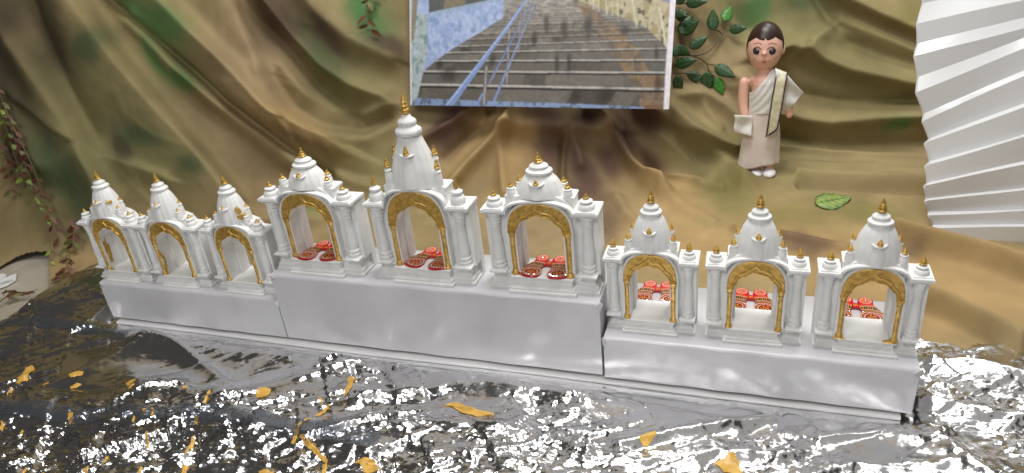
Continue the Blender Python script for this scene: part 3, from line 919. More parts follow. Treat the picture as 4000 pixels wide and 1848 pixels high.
def finial_prof(kind, r, h):
    if kind == 'rings':
        P = [(r * .55, 0)]
        for k in range(4):
            s = 1 - k * .24
            P += [(r * s, h * (.06 + k * .2)), (r * s, h * (.11 + k * .2)), (r * s * .70, h * (.19 + k * .2))]
        P += [(r * .10, h)]
    elif kind == 'bulbs':
        P = [(r * .45, 0), (r * .5, h * .04), (r * .95, h * .12), (r, h * .2), (r * .75, h * .28), (r * .45, h * .33), (r * .8, h * .38), (r * .62, h * .46), (r * .5, h * .5),
             (r * .66, h * .54), (r * .5, h * .63), (r * .4, h * .66), (r * .52, h * .70), (r * .34, h * .80), (r * .22, h * .88), (r * .05, h)]
    elif kind == 'bumps':
        P = [(r * .45, 0), (r * .95, h * .1), (r, h * .18), (r * .72, h * .27), (r * .86, h * .33), (r * .8, h * .40), (r * .58, h * .48), (r * .68, h * .53), (r * .5, h * .64), (r * .4, h * .69), (r * .46, h * .74), (r * .2, h * .9), (r * .05, h)]
    else:
        P = [(r * .6, 0), (r, h * .12), (r * .95, h * .25), (r * .5, h * .42), (r * .55, h * .5), (r * .3, h * .75), (r * .06, h)]
    return P


def make_shrine(p, name='shrine'):
    t = empty(name)
    ws, wb, wc = p['ws'], p['wb'], p['wc']
    yb, yc, yk = p['yb'], p['yc'], p['yk']
    sl, pt, zc = p['sill'], p['ped'], p['zc']
    yB = yk + .004
    ykc = p.get('ykc', yk)
    # stepped plinth
    m = MB()
    for (z0_, z1_, i_) in ((0, .17, 0), (.17, .20, .0008), (.20, .36, .0022), (.36, .42, .003), (.42, .52, .0046), (.52, .86, .0056), (.86, .91, .0045), (.91, 1.0, .0035)):
        m.box(-ws + i_, ws - i_, i_, yB - .002, z0_ * sl, z1_ * sl)
        for sx in (-1, 1):
            a, b = sx * (ws - .006), sx * (wb - i_)
            m.box(min(a, b), max(a, b), yb + i_, ykc + .003, z0_ * pt, z1_ * pt)
    m.build('plinth', M['pla'], t, 30)
    # wall with the arched opening
    ai, ao, zs, zo, zi = p['ai'], p['ao'], p['zs'], p['zo'], p['zi']
    ya = p['ya']
    out = arch_pts(ao + .0022, zs, zo + .0024, z0=sl * .97)
    inn = arch_pts(ai, zs, zi, e=1.08, z0=sl * .97, cusp=.07, ogee=.0012)
    mid = arch_pts(ai - .0030, zs, zi - .003, e=1.08, z0=sl * .97)
    w = MB().ring(out, inn, ya, ya + (yk - ya) * .55)
    w.ring(arch_pts(ao + .0017, zs, zo + .0020, z0=sl * .97), mid, ya + (yk - ya) * .55, yk)
    for sx in (-1, 1):
        a, b = sx * (ao + .0008), sx * (wc - .0022)
        w.box(min(a, b), max(a, b), p['yw'], ykc, pt * .95, zc - .004)
        a, b = sx * (wc - .008), sx * (wc - .0018)
        w.box(min(a, b), max(a, b), ykc - .007, ykc + .003, .0, zc - .005)
    w.build('wall', M['pla'], t, 30)
    # gold arch with a raised cusped rim
    g = MB().ring(arch_pts(ao, zs - .001, zo), arch_pts(ai + .0002, zs - .001, zi + .0002, e=1.08, cusp=.07, ogee=.0012), ya - .0012, ya + .0005)
    rim = arch_pts(ai * 1.10, zs, zi + (zo - zi) * .36, e=1.08, cusp=.085, ogee=.0042)
    g.tube([(x, ya - .0014, z) for x, z in rim], .0015, 6)
    g.tube([(x, ya - .0012, z) for x, z in inn[1:-1]], .0009, 6)
    g.tube([(x, ya - .0012, z) for x, z in arch_pts(ao - .0006, zs, zo - .0006)], .0007, 6)
    g.build('arch', M['gold'], t, 40)
    # hood over the arch
    h = MB().ring(arch_pts(ao + .0042, zs + (zo - zs) * .62, zo + .0040), arch_pts(ao + .0012, zs + (zo - zs) * .62, zo + .0016), ya - .0014, p['yd'] + .001)
    bo = arch_pts(ao * .99, zo - (zo - zs) * .28, p['zd'] + .0048, e=.9)
    bi = arch_pts(ao * .90, zo - (zo - zs) * .34, p['zd'] - .004, e=.9)
    h.ring(bo, bi, p['yd'] - .0012, p['yd'] + .004)
    h.build('hood', M['pla'], t, 30)
    dr = MB().box(-p['dh'], p['dh'], p['yd'] + .002, ykc + .001, zc - .008, p['zd'])
    dr.box(-p['dh'] - .0012, p['dh'] + .0012, p['yd'] + .0032, ykc + .002, p['zd'] - .0032, p['zd'] - .0012)
    dr.build('drum', M['pla'], t, 30)
    # pilasters, columns, caps, urns
    px_, pr = p['px'], p['pr']
    for sx in (-1, 1):
        c = (sx * px_, ya + .0002, 0)
        H_ = zs - sl
        P = [(pr * 1.35, 0), (pr * 1.4, .04), (pr * 1.1, .055), (pr * 1.15, .085), (pr * .85, .10), (pr * .9, .45), (pr * .85, .84), (pr * 1.05, .86), (pr * 1.05, .885), (pr * .85, .90), (pr * 1.15, .94), (pr * 1.35, .97), (pr * 1.4, 1.01)]
        MB().lathe([(r, sl + .0003 + z * H_) for r, z in P], c, 14, .8).build('pilaster', M['gold'], t, 35)
        cx_, crd = p['cx'], p['cr']
        c = (sx * cx_, p['cy'], 0)
        H_ = zc - .0055 - pt
        P = [(crd * 1.5, 0), (crd * 1.5, .03), (crd * 1.25, .05), (crd * 1.32, .075), (crd * 1.3, .10), (crd * 1.1, .115), (crd * 1.22, .14), (crd * 1.2, .165), (crd * 1.0, .185), (crd * 1.14, .30), (crd * 1.06, .44), (crd * .90, .60), (crd * .80, .74),
             (crd * .92, .77), (crd * .80, .795), (crd * 1.0, .83), (crd * .88, .855), (crd * 1.12, .89), (crd * .98, .915), (crd * 1.26, .955), (crd * 1.3, 1.0)]
        cm = MB().lathe([(r, pt + z * H_) for r, z in P], c, 18)
        cm.box(c[0] - crd * 1.65, c[0] + crd * 1.65, c[1] - crd * 1.65, c[1] + crd * 1.65, pt - .0005, pt + .0022)
        cm.build('column', M['pla'], t, 35)
        xi_, xo_ = p['ci'], wc
        a, b = sorted((sx * xi_, sx * xo_))
        k = MB().box(a + .0022, b - .0022, yc + .0022, ykc + .0018, zc - .0066, zc - .0040)
        k.box(a, b, yc, ykc + .002, zc - .0040, zc - .0006)
        k.box(a + .0004, b - .0004, yc + .0004, ykc + .002, zc - .0006, zc)
        um = (a + b) / 2; uy = (yc + ykc * .78) / 2; us = p['us']
        k.box(um - us * 1.22, um + us * 1.22, uy - us * 1.22, uy + us * 1.22, zc - .0002, zc + .0014)
        k.build('cornice_cap', M['pla'], t, 30)
        uh = p['uh']
        P = [(us, 0), (us * 1.03, uh * .16), (us * 1.0, uh * .34), (us * .90, uh * .48), (us * .70, uh * .58), (us * .60, uh * .63), (us * .78, uh * .70), (us * .78, uh * .82), (us * .52, uh * .90), (us * .32, uh * 1.0)]
        u = MB().lathe([(r, zc + .0012 + z) for r, z in P], (um, uy, 0), 18).build('urn', M['pla'], t, 40)
        f = MB().lathe([(r, zc + .0008 + uh + z) for r, z in finial_prof(p['uk'], p['ufr'], p['ufh'])], (um, uy, 0), 10)
        f.build('finial', M['gold'], u, 50)
    # dome
    dy = p['dy']; dsy = p['dsy']
    dp = resample(p['dome'], 26)
    d = MB().lathe([tuple(q) for q in dp], (0, dy, 0), 72, dsy, rib=.045, nr=16)
    dome = d.build('dome', M['pla'], t, 60)
    top = p['dome'][-1]
    r1, r2, zt = p['am1'], p['am2'], p['zt']
    hh = zt - top[1]
    P = [(top[0] * .96, -.001), (r1, hh * .04), (r1 * 1.03, hh * .14), (r1, hh * .26), (r1 * .72, hh * .40), (r2 * .95, hh * .48), (r2, hh * .54), (r2 * 1.04, hh * .64), (r2 * .96, hh * .74), (r2 * .6, hh * .86), (r2 * .45, hh * 1.0)]
    MB().lathe([(r, top[1] + z) for r, z in P], (0, dy, 0), 48, 1.0 if dsy > .9 else (1 + dsy) / 2, rib=.05, nr=24).build('crown_moulding', M['pla'], dome, 40)
    MB().lathe([(r, zt - .0004 + z) for r, z in finial_prof(p['fk'], p['fr'], p['fh'])], (0, dy, 0), 16).build('finial', M['gold'], dome, 50)
    # front niche with eave
    nb, nh, nw = p['nz'], p['nh'], p['nw']
    rr = np.interp(nb + nh, dp[:, 1], dp[:, 0]); r0 = np.interp(nb, dp[:, 1], dp[:, 0])
    V = []; F = []
    nx, nzn = 13, 12
    for i in range(nzn + 1):
        z = nb + nh * i / nzn
        rz_ = np.interp(z, dp[:, 1], dp[:, 0])
        for j in range(nx):
            s = -1 + 2 * j / (nx - 1)
            hw = nw * math.sqrt(max(0, 1 - (max(0, i / nzn - .35) / .75) ** 2))
            bul = (1 - abs(s) ** 2.5) * .0028 * (1 - .5 * i / nzn)
            x = s * hw
            y = dy - dsy * math.sqrt(max(0, rz_ ** 2 - x * x)) - bul + .0006
            V.append((x, y, z))
    for i in range(nzn):
        for j in range(nx - 1):
            F.append((i * nx + j, i * nx + j + 1, (i + 1) * nx + j + 1, (i + 1) * nx + j))
    ni = MB().add(V, F)
    zz = nb + nh
    ey = dy - dsy * rr
    path = [(nw * .98 * math.sin(a), ey + .0035 - .0058 * math.cos(a), zz + .0022 * abs(math.sin(a)) ** 3) for a in np.linspace(-1.5, 1.5, 13)]
    ni.tube(path, [.0009 + .0009 * math.cos(a) for a in np.linspace(-1.5, 1.5, 13)], 8)
    ni.ellip((0, ey + .001, zz - .0002), (nw * .8, .0035, .0016), 14, 8)
    niche = ni.build('niche', M['pla'], dome, 60)
    MB().lathe([(r, zz + .001 + z) for r, z in finial_prof(p['uk'], p['tfr'], p['tfh'])], (0, ey - .0006, 0), 10).build('finial', M['gold'], niche, 50)
    # corner turrets
    for (tx, ty, z0_, r_, h_) in p['tur']:
        for sx in (-1, 1):
            P = [(r_, 0), (r_ * 1.02, h_ * .3), (r_ * .95, h_ * .6), (r_ * .7, h_ * .8), (r_ * .9, h_ * .86), (r_ * .45, h_)]
            tm = MB().lathe([(r, z0_ + z) for r, z in P], (sx * tx, ty, 0), 14).build('turret', M['pla'], t, 40)
            MB().lathe([(r, z0_ + h_ - .0004 + z) for r, z in finial_prof(p['uk'], p['tfr'], p['tfh'])], (sx * tx, ty, 0), 10).build('finial', M['gold'], tm, 50)
    return t


PB = dict(ws=.0453, wb=.0742, wc=.0764, yb=.0088, yc=.0095, yk=.0470, sill=.0245, ped=.0265, zc=.1164, ai=.0312, ao=.0412, zs=.087, zo=.1262, zi=.1105, ya=.0112, yw=.0215,
          px=.0368, pr=.0040, cx=.0603, cr=.0071, cy=.0185, ci=.0436, us=.0104, uh=.0140, ufr=.0042, ufh=.0076, uk='small', yd=.019, dh=.0442, zd=.1325, dy=.0335, dsy=.74,
          dome=[(.0306, .1320), (.0300, .1365), (.0278, .1430), (.0232, .1515), (.0152, .1602)], am1=.0168, am2=.0116, zt=.1744, fk='rings', fr=.0060, fh=.0132,
          nz=.1325, nh=.0170, nw=.0098, tfr=.0040, tfh=.0076, tur=[(.0368, .026, .1318, .0060, .0116), (.0290, .041, .1318, .0056, .0140)])
PC = dict(PB, zo=.1360, zi=.1160, zd=.1405, dome=[(.0345, .1400), (.0335, .150), (.0312, .163), (.0272, .1765), (.0215, .192), (.0152, .2085)], dsy=.70, am1=.0172, am2=.0120, zt=.2345, fk='bulbs', fr=.0060, fh=.0298,
          uh=.0215, us=.0100, uk='bumps', ufr=.0038, ufh=.0150, nz=.141, nh=.0430, nw=.0105, tfr=.0042, tfh=.0140, tur=[(.0360, .025, .1395, .0056, .0250), (.0290, .039, .1395, .0050, .0390)])
PD = dict(ws=.0346, wb=.0560, wc=.0582, yb=.0085, yc=.0060, yk=.0510, ykc=.0400, sill=.0193, ped=.0218, zc=.1053, ai=.0250, ao=.0325, zs=.0755, zo=.1135, zi=.0985, ya=.0080, yw=.0165,
          px=.0288, pr=.0033, cx=.0462, cr=.0057, cy=.0145, ci=.0345, us=.0080, uh=.0115, ufr=.0044, ufh=.0108, uk='bumps', yd=.0145, dh=.0322, zd=.1165, dy=.0265, dsy=.80,
          dome=[(.0246, .1160), (.0247, .1225), (.0238, .1315), (.0208, .1430), (.0168, .1530), (.0118, .1612)], am1=.0130, am2=.0091, zt=.1749, fk='bumps', fr=.0050, fh=.0175,
          nz=.1165, nh=.0245, nw=.0078, tfr=.0036, tfh=.0085, tur=[(.0272, .020, .1162, .0050, .0130), (.0228, .032, .1162, .0046, .0220)])
PA = dict(PD, fk='rings', fr=.0049, fh=.0165, uk='small', ufr=.0032, ufh=.0066, uh=.0130, tfr=.0030, tfh=.0055)


def place(t, x, y, z, rz, label, group):
    t.location = (x, y, z); t.rotation_euler = (0, 0, R_(rz))
    tag(t, label, 'shrine', group)
    return t


GA = 'three small shrines on the low box by the dark foil'
GB = 'three wide shrines on the tall middle box'
GD = 'three shrines on the low box with plates behind'
sA = make_shrine(PA)
A1 = place(sA, -.3068, .0048, H1, 0, 'small white shrine with gold smears inside its arch at the outer end of its box', GA)
A2 = place(copy_tree(sA), -.1881, .0050, H1, 1.2, 'small white shrine with a ragged gold pilaster between two small shrines', GA)
A3 = place(copy_tree(sA), -.0624, .0048, H1, -.8, 'small white shrine with smeared gold dome knobs next to the tall middle box', GA)
sB = make_shrine(PB)
B1 = place(sB, .0784, .0058, H2, -.6, 'wide low-domed white shrine with gold arch beside the small shrines', GB)
B2 = place(copy_tree(sB), .4206, .0058, H2, .5, 'wide low-domed white shrine with gold arch below the staircase poster', GB)
sC = make_shrine(PC)
C1 = place(sC, .2497, .0058, H2, 0, 'tallest white shrine with long pointed dome and tall gold finial', GB)
sD = make_shrine(PD)
D1 = place(sD, .5579, .0120, H3, .3, 'white shrine with gold arch at the foot of the tall middle box', GD)
D2 = place(copy_tree(sD), .6826, .0120, H3, .9, 'white shrine with gold arch standing second from the tall middle box on the low box', GD)
D3 = place(copy_tree(sD), .8073, .0120, H3, -.5, 'white shrine with gold paint pooled under one pilaster at the bright foil end', GD)


# gold paint slips on the shrines
def slip(parent, c, r, rot=(0, 0, 0), seed=0):
    r_ = np.random.default_rng(seed)
    m = MB(); n = 16
    V = [(0, 0, 0)]
    for k in range(n):
        a = 2 * math.pi * k / n; q = 1 + r_.uniform(-.35, .35)
        V.append((r[0] * q * math.cos(a), 0, r[1] * q * math.sin(a)))
    V = [(x, -0.0006 if i == 0 else 0.0003, z) for i, (x, y, z) in enumerate(V)]
    m.add(V, [(0, 1 + k, 1 + (k + 1) % n) for k in range(n)])
    o = m.build('paint_smear', M['gold'], parent, 60)
    o.location = c; o.rotation_euler = rot
    return o


slip(A1, (-.0247, .0155, .050), (.005, .022), (0, 0, R_(90)), 1)
slip(A1, (-.0220, .0072, .0200), (.006, .0022), (R_(-70), 0, 0), 2)
slip(A2, (-.0232, .0070, .056), (.004, .010), (0, R_(-25), 0), 3)
slip(A2, (-.0210, .0070, .036), (.0028, .016), (0, R_(12), 0), 4)
slip(A1, (.0185, .0145, .1420), (.0045, .003), (R_(-20), 0, R_(40)), 5)
slip(A3, (.0205, .0150, .1385), (.0045, .005), (R_(-20), 0, R_(40)), 6)
slip(A3, (.0240, .0130, .1290), (.004, .005), (R_(-15), 0, R_(40)), 7)
slip(D3, (.0240, .0058, .0200), (.0085, .0035), (R_(-75), 0, 0), 8)
slip(D3, (-.0290, .0050, .0197), (.0070, .0020), (R_(-80), 0, 0), 9)

# ------------------------------------------------------------------ red footprint plates
def sd_ell(x, y, cx, cy, rx, ry):
    return np.sqrt(((x - cx) / rx) ** 2 + ((y - cy) / ry) ** 2)


def make_plate():
    t = empty('footprint_plate')
    # outline of one foot (right half): toes at -y, heel at +y ; local metres, centre at the bridge
    half = [(.0022, .0075), (.0026, .0155), (.0055, .0215), (.0110, .0240), (.0168, .0222), (.0205, .0175), (.0200, .0110), (.0205, .0060), (.0245, .0000), (.0290, -.0070), (.0322, -.0150),
            (.0335, -.0225), (.0315, -.0268), (.0280, -.0275), (.0262, -.0302), (.0228, -.0300), (.0206, -.0322), (.0172, -.0316), (.0150, -.0330), (.0116, -.0318), (.0092, -.0318), (.0058, -.0290), (.0040, -.0240),
            (.0046, -.0170), (.0070, -.0100), (.0050, -.0050), (.0030, -.0035)]
    half = resample(half, 90)
    hx, hy = half[:, 0], half[:, 1]
    full = [tuple(q) for q in half] + [(-q[0], q[1]) for q in half[::-1]]
    th = .0026
    n = len(full)
    V = [(x, y, 0) for x, y in full] + [(x, y, th * .75) for x, y in full] + [(x * .975, y * .98, th) for x, y in full]
    F = [(i, (i + 1) % n, n + (i + 1) % n, n + i) for i in range(n)] + [(n + i, n + (i + 1) % n, 2 * n + (i + 1) % n, 2 * n + i) for i in range(n)]
    F.append(tuple(range(n - 1, -1, -1)))
    MB().add(V, F).build('rim', M['red'], t, 40)
    # printed top: fine grid cut to the outline with painted colours
    st = .00042
    gxv = np.arange(-.0345, .0346, st); gyv = np.arange(-.0340, .0250, st)
    PX, PY = np.meshgrid(gxv, gyv, indexing='ij')
    ax = np.abs(PX)
    poly = np.array([(x * .972, y * .978) for x, y in half])
    poly2 = np.vstack([[(0, .0075)], poly, [(0, -.0035)]])
    ins = np.zeros(PX.shape, bool)
    for (x0, y0), (x1, y1) in zip(poly2, np.roll(poly2, -1, 0)):
        c_ = ((y0 > PY) != (y1 > PY))
        xx = (x1 - x0) * (PY - y0) / ((y1 - y0) if y1 != y0 else 1e-12) + x0
        ins ^= c_ & (ax < xx)
    Cc = np.empty(PX.shape + (3,)); Cc[:] = lin((208, 10, 30))
    dk = lin((84, 26, 24)); wh = lin((225, 205, 190)); orr = lin((225, 140, 40)); gr = lin((60, 130, 70)); gd = lin((200, 160, 70)); mr = lin((150, 16, 26))
    # heel mandala
    rh = np.hypot(ax - .0115, PY - .0150); ah = np.arctan2(PY - .0150, ax - .0115)
    Cc[(rh < .0070) & (rh > .0064)] = wh
    Cc[(rh < .0058) & (rh > .0046) & (np.sin(ah * 18) > 0)] = lin((245, 200, 170))
    Cc[(rh < .0040) & (rh > .0031)] = orr
    Cc[(rh < .0022)] = lin((190, 170, 170))
    Cc[(rh < .0013)] = mr
    # bands across the sole
    q = PY + 22 * (ax - .016) ** 2
    def band(lo, hi): return (q > lo) & (q < hi) & (ax > .0045)
    Cc[band(.0045, .0062) & (np.sin(ax * 4200) > .1)] = gd
    Cc[band(.0026, .0034)] = wh
    Cc[band(-.0040, .0020)] = dk
    fl = band(-.0036, .0016)
    Cc[fl & (np.sin(ax * 2400) > .15) & (np.abs(q + .001) < .0022)] = orr
    Cc[fl & (np.sin(ax * 1200 + .6) > .8)] = gr
    Cc[band(-.0052, -.0044)] = wh
    Cc[band(-.0100, -.0056)] = dk
    Cc[band(-.0096, -.0060) & (np.sin(ax * 3000 + PY * 1500) > .35)] = gd
    Cc[band(-.0112, -.0104)] = wh
    # round motif at the ball of the foot
    rb = np.hypot((ax - .0175) * .9, PY + .0215); ab = np.arctan2(PY + .0215, ax - .0175)
    z = (q < -.0118)
    Cc[z & (rb < .0118) & (rb > .0110)] = wh
    Cc[z & (rb < .0105) & (rb > .0085)] = dk
    Cc[z & (rb < .0102) & (rb > .0088) & (np.sin(ab * 20) > .3)] = gd
    Cc[z & (rb < .0080) & (rb > .0073)] = wh
    Cc[z & (rb < .0070)] = lin((120, 14, 22))
    Cc[z & (rb < .0052) & (np.sin(ab * 5 + rb * 900) > .35)] = orr
    # bridge with its ornament
    brg = (ax < .0042) & (PY > -.003) & (PY < .0085)
    Cc[brg] = lin((185, 10, 40))
    u_, v_ = (PX - 0) / .0026, (PY - .0028) / .0026
    a_, b_ = np.abs(u_), np.abs(v_)
    sw = ((a_ < .2) & (b_ < 1)) | ((b_ < .2) & (a_ < 1)) | ((v_ > .7) & (v_ < 1) & (u_ > 0) & (u_ < 1)) | ((v_ < -.7) & (v_ > -1) & (u_ < 0) & (u_ > -1)) | ((u_ > .7) & (u_ < 1) & (v_ < 0) & (v_ > -1)) | ((u_ < -.7) & (u_ > -1) & (v_ > 0) & (v_ < 1))
    Cc[sw] = orr
    P = np.stack([PX, PY, np.full(PX.shape, th + .00005)], -1)
    kp = ins[:-1, :-1] & ins[1:, :-1] & ins[:-1, 1:] & ins[1:, 1:]
    gridmesh('printed_top', P, M['plate'], t, keep=kp, colors=Cc, smooth=False)
    gm = MB()
    sp = [(s * x, y) for s in (-1, 1) for x, y in ((.0115, .015), (.0300, -.0190), (.0283, -.0235), (.0250, -.0262), (.0215, -.0276), (.0180, -.0283), (.0145, -.0286), (.0110, -.0276), (.0082, -.0250), (.0310, -.0145), (.0075, -.0130))]
    for x, y in sp:
        r_ = random.uniform(.0011, .0016)
        gm.lathe([(r_, 0), (r_, .0006), (r_ * .5, .0014), (.0001, .0015)], (x, y, th), 6)
    o = gm.build('rhinestone_trim', M['gem'], t, 10, smooth=False)
    o['kind'] = 'stuff'
    return t


pl = make_plate()
GP = 'red footprint plates'
plates = [(.0770, .0420, H2 + .0251, 3, 'red ornate footprint plate inside the wide shrine beside the small shrines'),
          (.2535, .0425, H2 + .0251, -4, 'red ornate footprint plate inside the tallest shrine'),
          (.4215, .0420, H2 + .0251, 0, 'red ornate footprint plate inside the wide shrine below the poster'),
          (.5545, .1190, H3 + .0006, 2, 'red ornate footprint plate on the box behind the shrine next to the tall box'),
          (.6790, .1165, H3 + .0006, 0, 'red ornate footprint plate on the box behind the second shrine of the low box'),
          (.8075, .1165, H3 + .0006, -3, 'red ornate footprint plate on the box behind the end shrine by the silver foil')]
for i, (x, y, z, a, lb) in enumerate(plates):
    o = pl if i == 0 else copy_tree(pl)
    o.location = (x, y, z); o.rotation_euler = (0, 0, R_(a))
    if i < 3: o.scale = (1.05, 1.05, 1.0)
    tag(o, lb, 'footprint plate', GP)

# ------------------------------------------------------------------ staircase poster
def poster():
    BL = ony(1603, 411, .560); BR = ony(2612, 428, .560); yt = .620
    TL = ony(1600, 0, yt); TR = ony(2640, 0, yt)
    up = 1.55
    TL = BL + (TL - BL) * up; TR = BR + (TR - BR) * up
    n, m = 560, 360
    s = np.linspace(0, 1, n)[:, None, None]; t = np.linspace(0, 1, m)[None, :, None]
    P = (BL * (1 - s) + BR * s) * (1 - t) + (TL * (1 - s) + TR * s) * t
    nr = np.cross(BR - BL, TL - BL); nr /= np.linalg.norm(nr)
    P = P + nr * (0.004 * np.sin(s * 5) * (1 - t) ** 3)
    ragged = 0.0012 * (vnoise(np.linspace(0, 40, n), np.zeros(n), 3) - .5)
    P[:, 0, 2] += ragged
    U, V = topx(P)
    x = (U - 1500) / .588; y = V / .588
    C = np.empty(U.shape + (3,))
    N1 = fbm(x / 60, y / 60, 2); N2 = fbm(x / 25, y / 40, 12); N3 = fbm(x / 12, y / 12, 42, 2)
    C[:] = lin((120, 112, 104))

    def poly(pts, c, soft=None):
        ins = np.zeros(x.shape, bool)
        for (x0, y0), (x1, y1) in zip(pts, pts[1:] + pts[:1]):
            cc = (y0 > y) != (y1 > y)
            xx = (x1 - x0) * (y - y0) / ((y1 - y0) if y1 != y0 else 1e-9) + x0
            ins ^= cc & (x < xx)
        C[ins] = lin(c)
        return ins
    # steps: (left x, left y, right x, right y) of each nosing, from the bottom upwards
    st = [(222, 668, 1760, 716), (232, 560, 1862, 592), (265, 474, 1866, 482), (345, 405, 1872, 398), (415, 350, 1880, 322), (480, 308, 1880, 262), (530, 262, 1820, 216), (575, 228, 1745, 186),
          (628, 200, 1690, 160), (680, 172, 1640, 138), (725, 150, 1600, 120), (760, 130, 1560, 104), (790, 112, 1520, 90), (800, 96, 1480, 76), (806, 82, 1450, 64), (810, 69, 1420, 52), (815, 57, 1390, 42), (820, 46, 1370, 32), (822, 36, 1350, 23), (825, 26, 1330, 14), (828, 17, 1310, 6),
          (830, 8, 1295, -3), (832, -2, 1280, -12)]
    poly([(160, -400), (1950, -400), (1950, 760), (160, 760)], (150, 150, 150))
    tr = []
    for k in range(len(st) - 1):
        a, b = st[k], st[k + 1]
        dark = 88 + k * 3.5 + (6 if k % 2 else 0)
        poly([(a[0], a[1]), (a[2], a[3]), (b[2], b[3]), (b[0], b[1])], (dark, dark - 2, dark - 5))
        hgt = (a[1] - b[1])
        tr.append((a, b, hgt))
        # blocks of stone in the riser, each its own tone
        r2 = np.random.default_rng(k)
        edges = np.sort(r2.uniform(0, 1, 7))
        for e0, e1 in zip(edges[:-1], edges[1:]):
            d2 = dark + r2.uniform(-16, 18)
            qx = lambda q, l: l[0] + (l[2] - l[0]) * q
            qy = lambda q, l: l[1] + (l[3] - l[1]) * q
            poly([(qx(e0, a), qy(e0, a)), (qx(e1, a), qy(e1, a)), (qx(e1, b), qy(e1, b)), (qx(e0, b), qy(e0, b))], (d2 + 3, d2 - 1, d2 - 7))
    # ochre runner of stone
    poly([(1240, -10), (1300, -10), (1560, 190), (1690, 330), (1760, 470), (1866, 490), (1864, 700), (1700, 716), (1690, 590), (1600, 480), (1520, 360), (1450, 240), (1340, 110)], (136, 113, 84))
    oc = np.abs(C - np.array(lin((136, 113, 84)))).max(-1) < 1e-6
    C[oc & (N2 > .48)] = lin((122, 106, 90))
    C[oc & (N1 > .52)] = lin((104, 92, 80))
    for k, (a, b, hgt) in enumerate(tr):                        # nosings and the shadow line under each
        w = max(1.6, hgt * .12)
        c1 = (178, 176, 172) if k < 5 else (160, 152, 138)
        poly([(b[0], b[1] - w * .5), (b[2], b[3] - w * .5), (b[2], b[3] + w * .6), (b[0], b[1] + w * .6)], c1)
        poly([(b[0], b[1] + w * .6), (b[2], b[3] + w * .6), (b[2], b[3] + w * 1.8), (b[0], b[1] + w * 1.8)], (44, 40, 40))
    # wet stains
    for (cx, cy, rx, ry) in ((1080, 160, 22, 60), (1200, 195, 24, 70), (1360, 180, 30, 80), (1000, 260, 20, 60), (1600, 200, 34, 40), (1150, 420, 18, 70), (1230, 420, 18, 80), (1810, 350, 18, 50), (1470, 640, 60, 60), (1270, 640, 40, 50), (720, 400, 22, 50), (430, 500, 60, 45), (1820, 560, 26, 80), (1150, 265, 42, 20), (370, 430, 26, 30), (540, 330, 40, 16)):
        f = np.exp(-(((x - cx) / rx) ** 2 + ((y - cy) / ry) ** 2) ** 1.6)[..., None] * .75
        C[:] = C * (1 - f) + np.array(lin((46, 44, 40))) * f
    # floor in front, bluish wet
    i_ = poly([(180, 650), (700, 672), (1300, 690), (1740, 712), (1860, 760), (160, 760)], (128, 148, 184))
    C[i_ & (N2 > .55)] = lin((92, 104, 128))
    poly([(1730, 700), (1866, 690), (1866, 760), (1740, 760)], (120, 92, 66))
    # left wall
    i_ = poly([(160, -400), (800, -400), (795, 60), (790, 118), (640, 215), (480, 308), (345, 402), (262, 474), (225, 640), (180, 690), (160, 690)], (152, 170, 210))
    C[i_ & (N1 > .5)] = lin((166, 182, 216))
    C[i_ & (N2 > .60) & (y > 80)] = lin((134, 154, 194))
    poly([(300, 80), (800, -30), (800, 0), (300, 112)], (150, 170, 196))
    poly([(290, -400), (700, -400), (700, 0), (300, 84)], (88, 92, 92))
    poly([(420, -400), (560, -400), (540, 30), (400, 62)], (128, 120, 100))
    i_ = poly([(165, 60), (290, 110), (290, 370), (262, 474), (225, 640), (180, 695), (165, 695)], (166, 180, 186))
    C[i_ & (N2 > .56)] = lin((126, 150, 148))
    poly([(205, -400), (270, -400), (200, 260), (178, 300)], (138, 132, 112))
    # right wall
    i_ = poly([(1280, -400), (1950, -400), (1900, 300), (1880, 318), (1740, 180), (1540, 95), (1290, 5)], (176, 168, 138))
    C[i_ & (N1 > .55)] = lin((150, 138, 104))
    C[i_ & (N2 > .62)] = lin((86, 80, 70))
    for (x0, y0, x1, y1, w) in ((1470, -60, 1482, 100, 6), (1545, -60, 1556, 120, 6), (1640, -60, 1680, 180, 9), (1830, 50, 1876, 312, 12), (1380, -60, 1392, 60, 5), (1510, -60, 1520, 110, 4), (1420, -60, 1430, 80, 4)):
        poly([(x0 - w / 2, y0), (x0 + w / 2, y0), (x1 + w / 2, y1), (x1 - w / 2, y1)], (206, 200, 176))
    poly([(1790, -40), (1900, 4), (1900, 22), (1770, -30)], (120, 130, 170))
    # handrails and posts
    for (x0, y0, x1, y1, w) in ((960, 0, 972, 150, 7), (985, 0, 990, 130, 5), (1005, -10, 1005, 90, 5), (905, 80, 895, 332, 11), (938, 40, 936, 206, 9), (835, 165, 816, 558, 15), (682, 440, 664, 704, 22)):
        poly([(x0 - w / 2, y0), (x0 + w / 2, y0), (x1 + w / 2, y1), (x1 - w / 2, y1)], (104, 100, 100))
        poly([(x0 - w / 6, y0), (x0 + w / 6, y0), (x1 + w / 6, y1), (x1 - w / 6, y1)], (172, 170, 172))
    for (x0, y0, w0, x1, y1, w1, c) in ((1000, -20, 6, 700, 555, 16, (116, 132, 176)), (1010, 10, 6, 716, 710, 18, (128, 146, 190)), (660, 620, 16, 606, 712, 20, (128, 146, 190))):
        poly([(x0 - w0 / 2, y0), (x0 + w0 / 2, y0), (x1 + w1 / 2, y1), (x1 - w1 / 2, y1)], c)
    poly([(936, 0), (956, 0), (850, 160), (462, 704), (404, 704), (800, 196)], (126, 146, 192))
    poly([(940, 4), (947, 4), (826, 176), (424, 700), (408, 700), (802, 192)], (156, 180, 226))
    # bottom dark edge and white margins
    C *= (0.86 + 0.28 * N3)[..., None] * (0.9 + .2 * N1)[..., None]
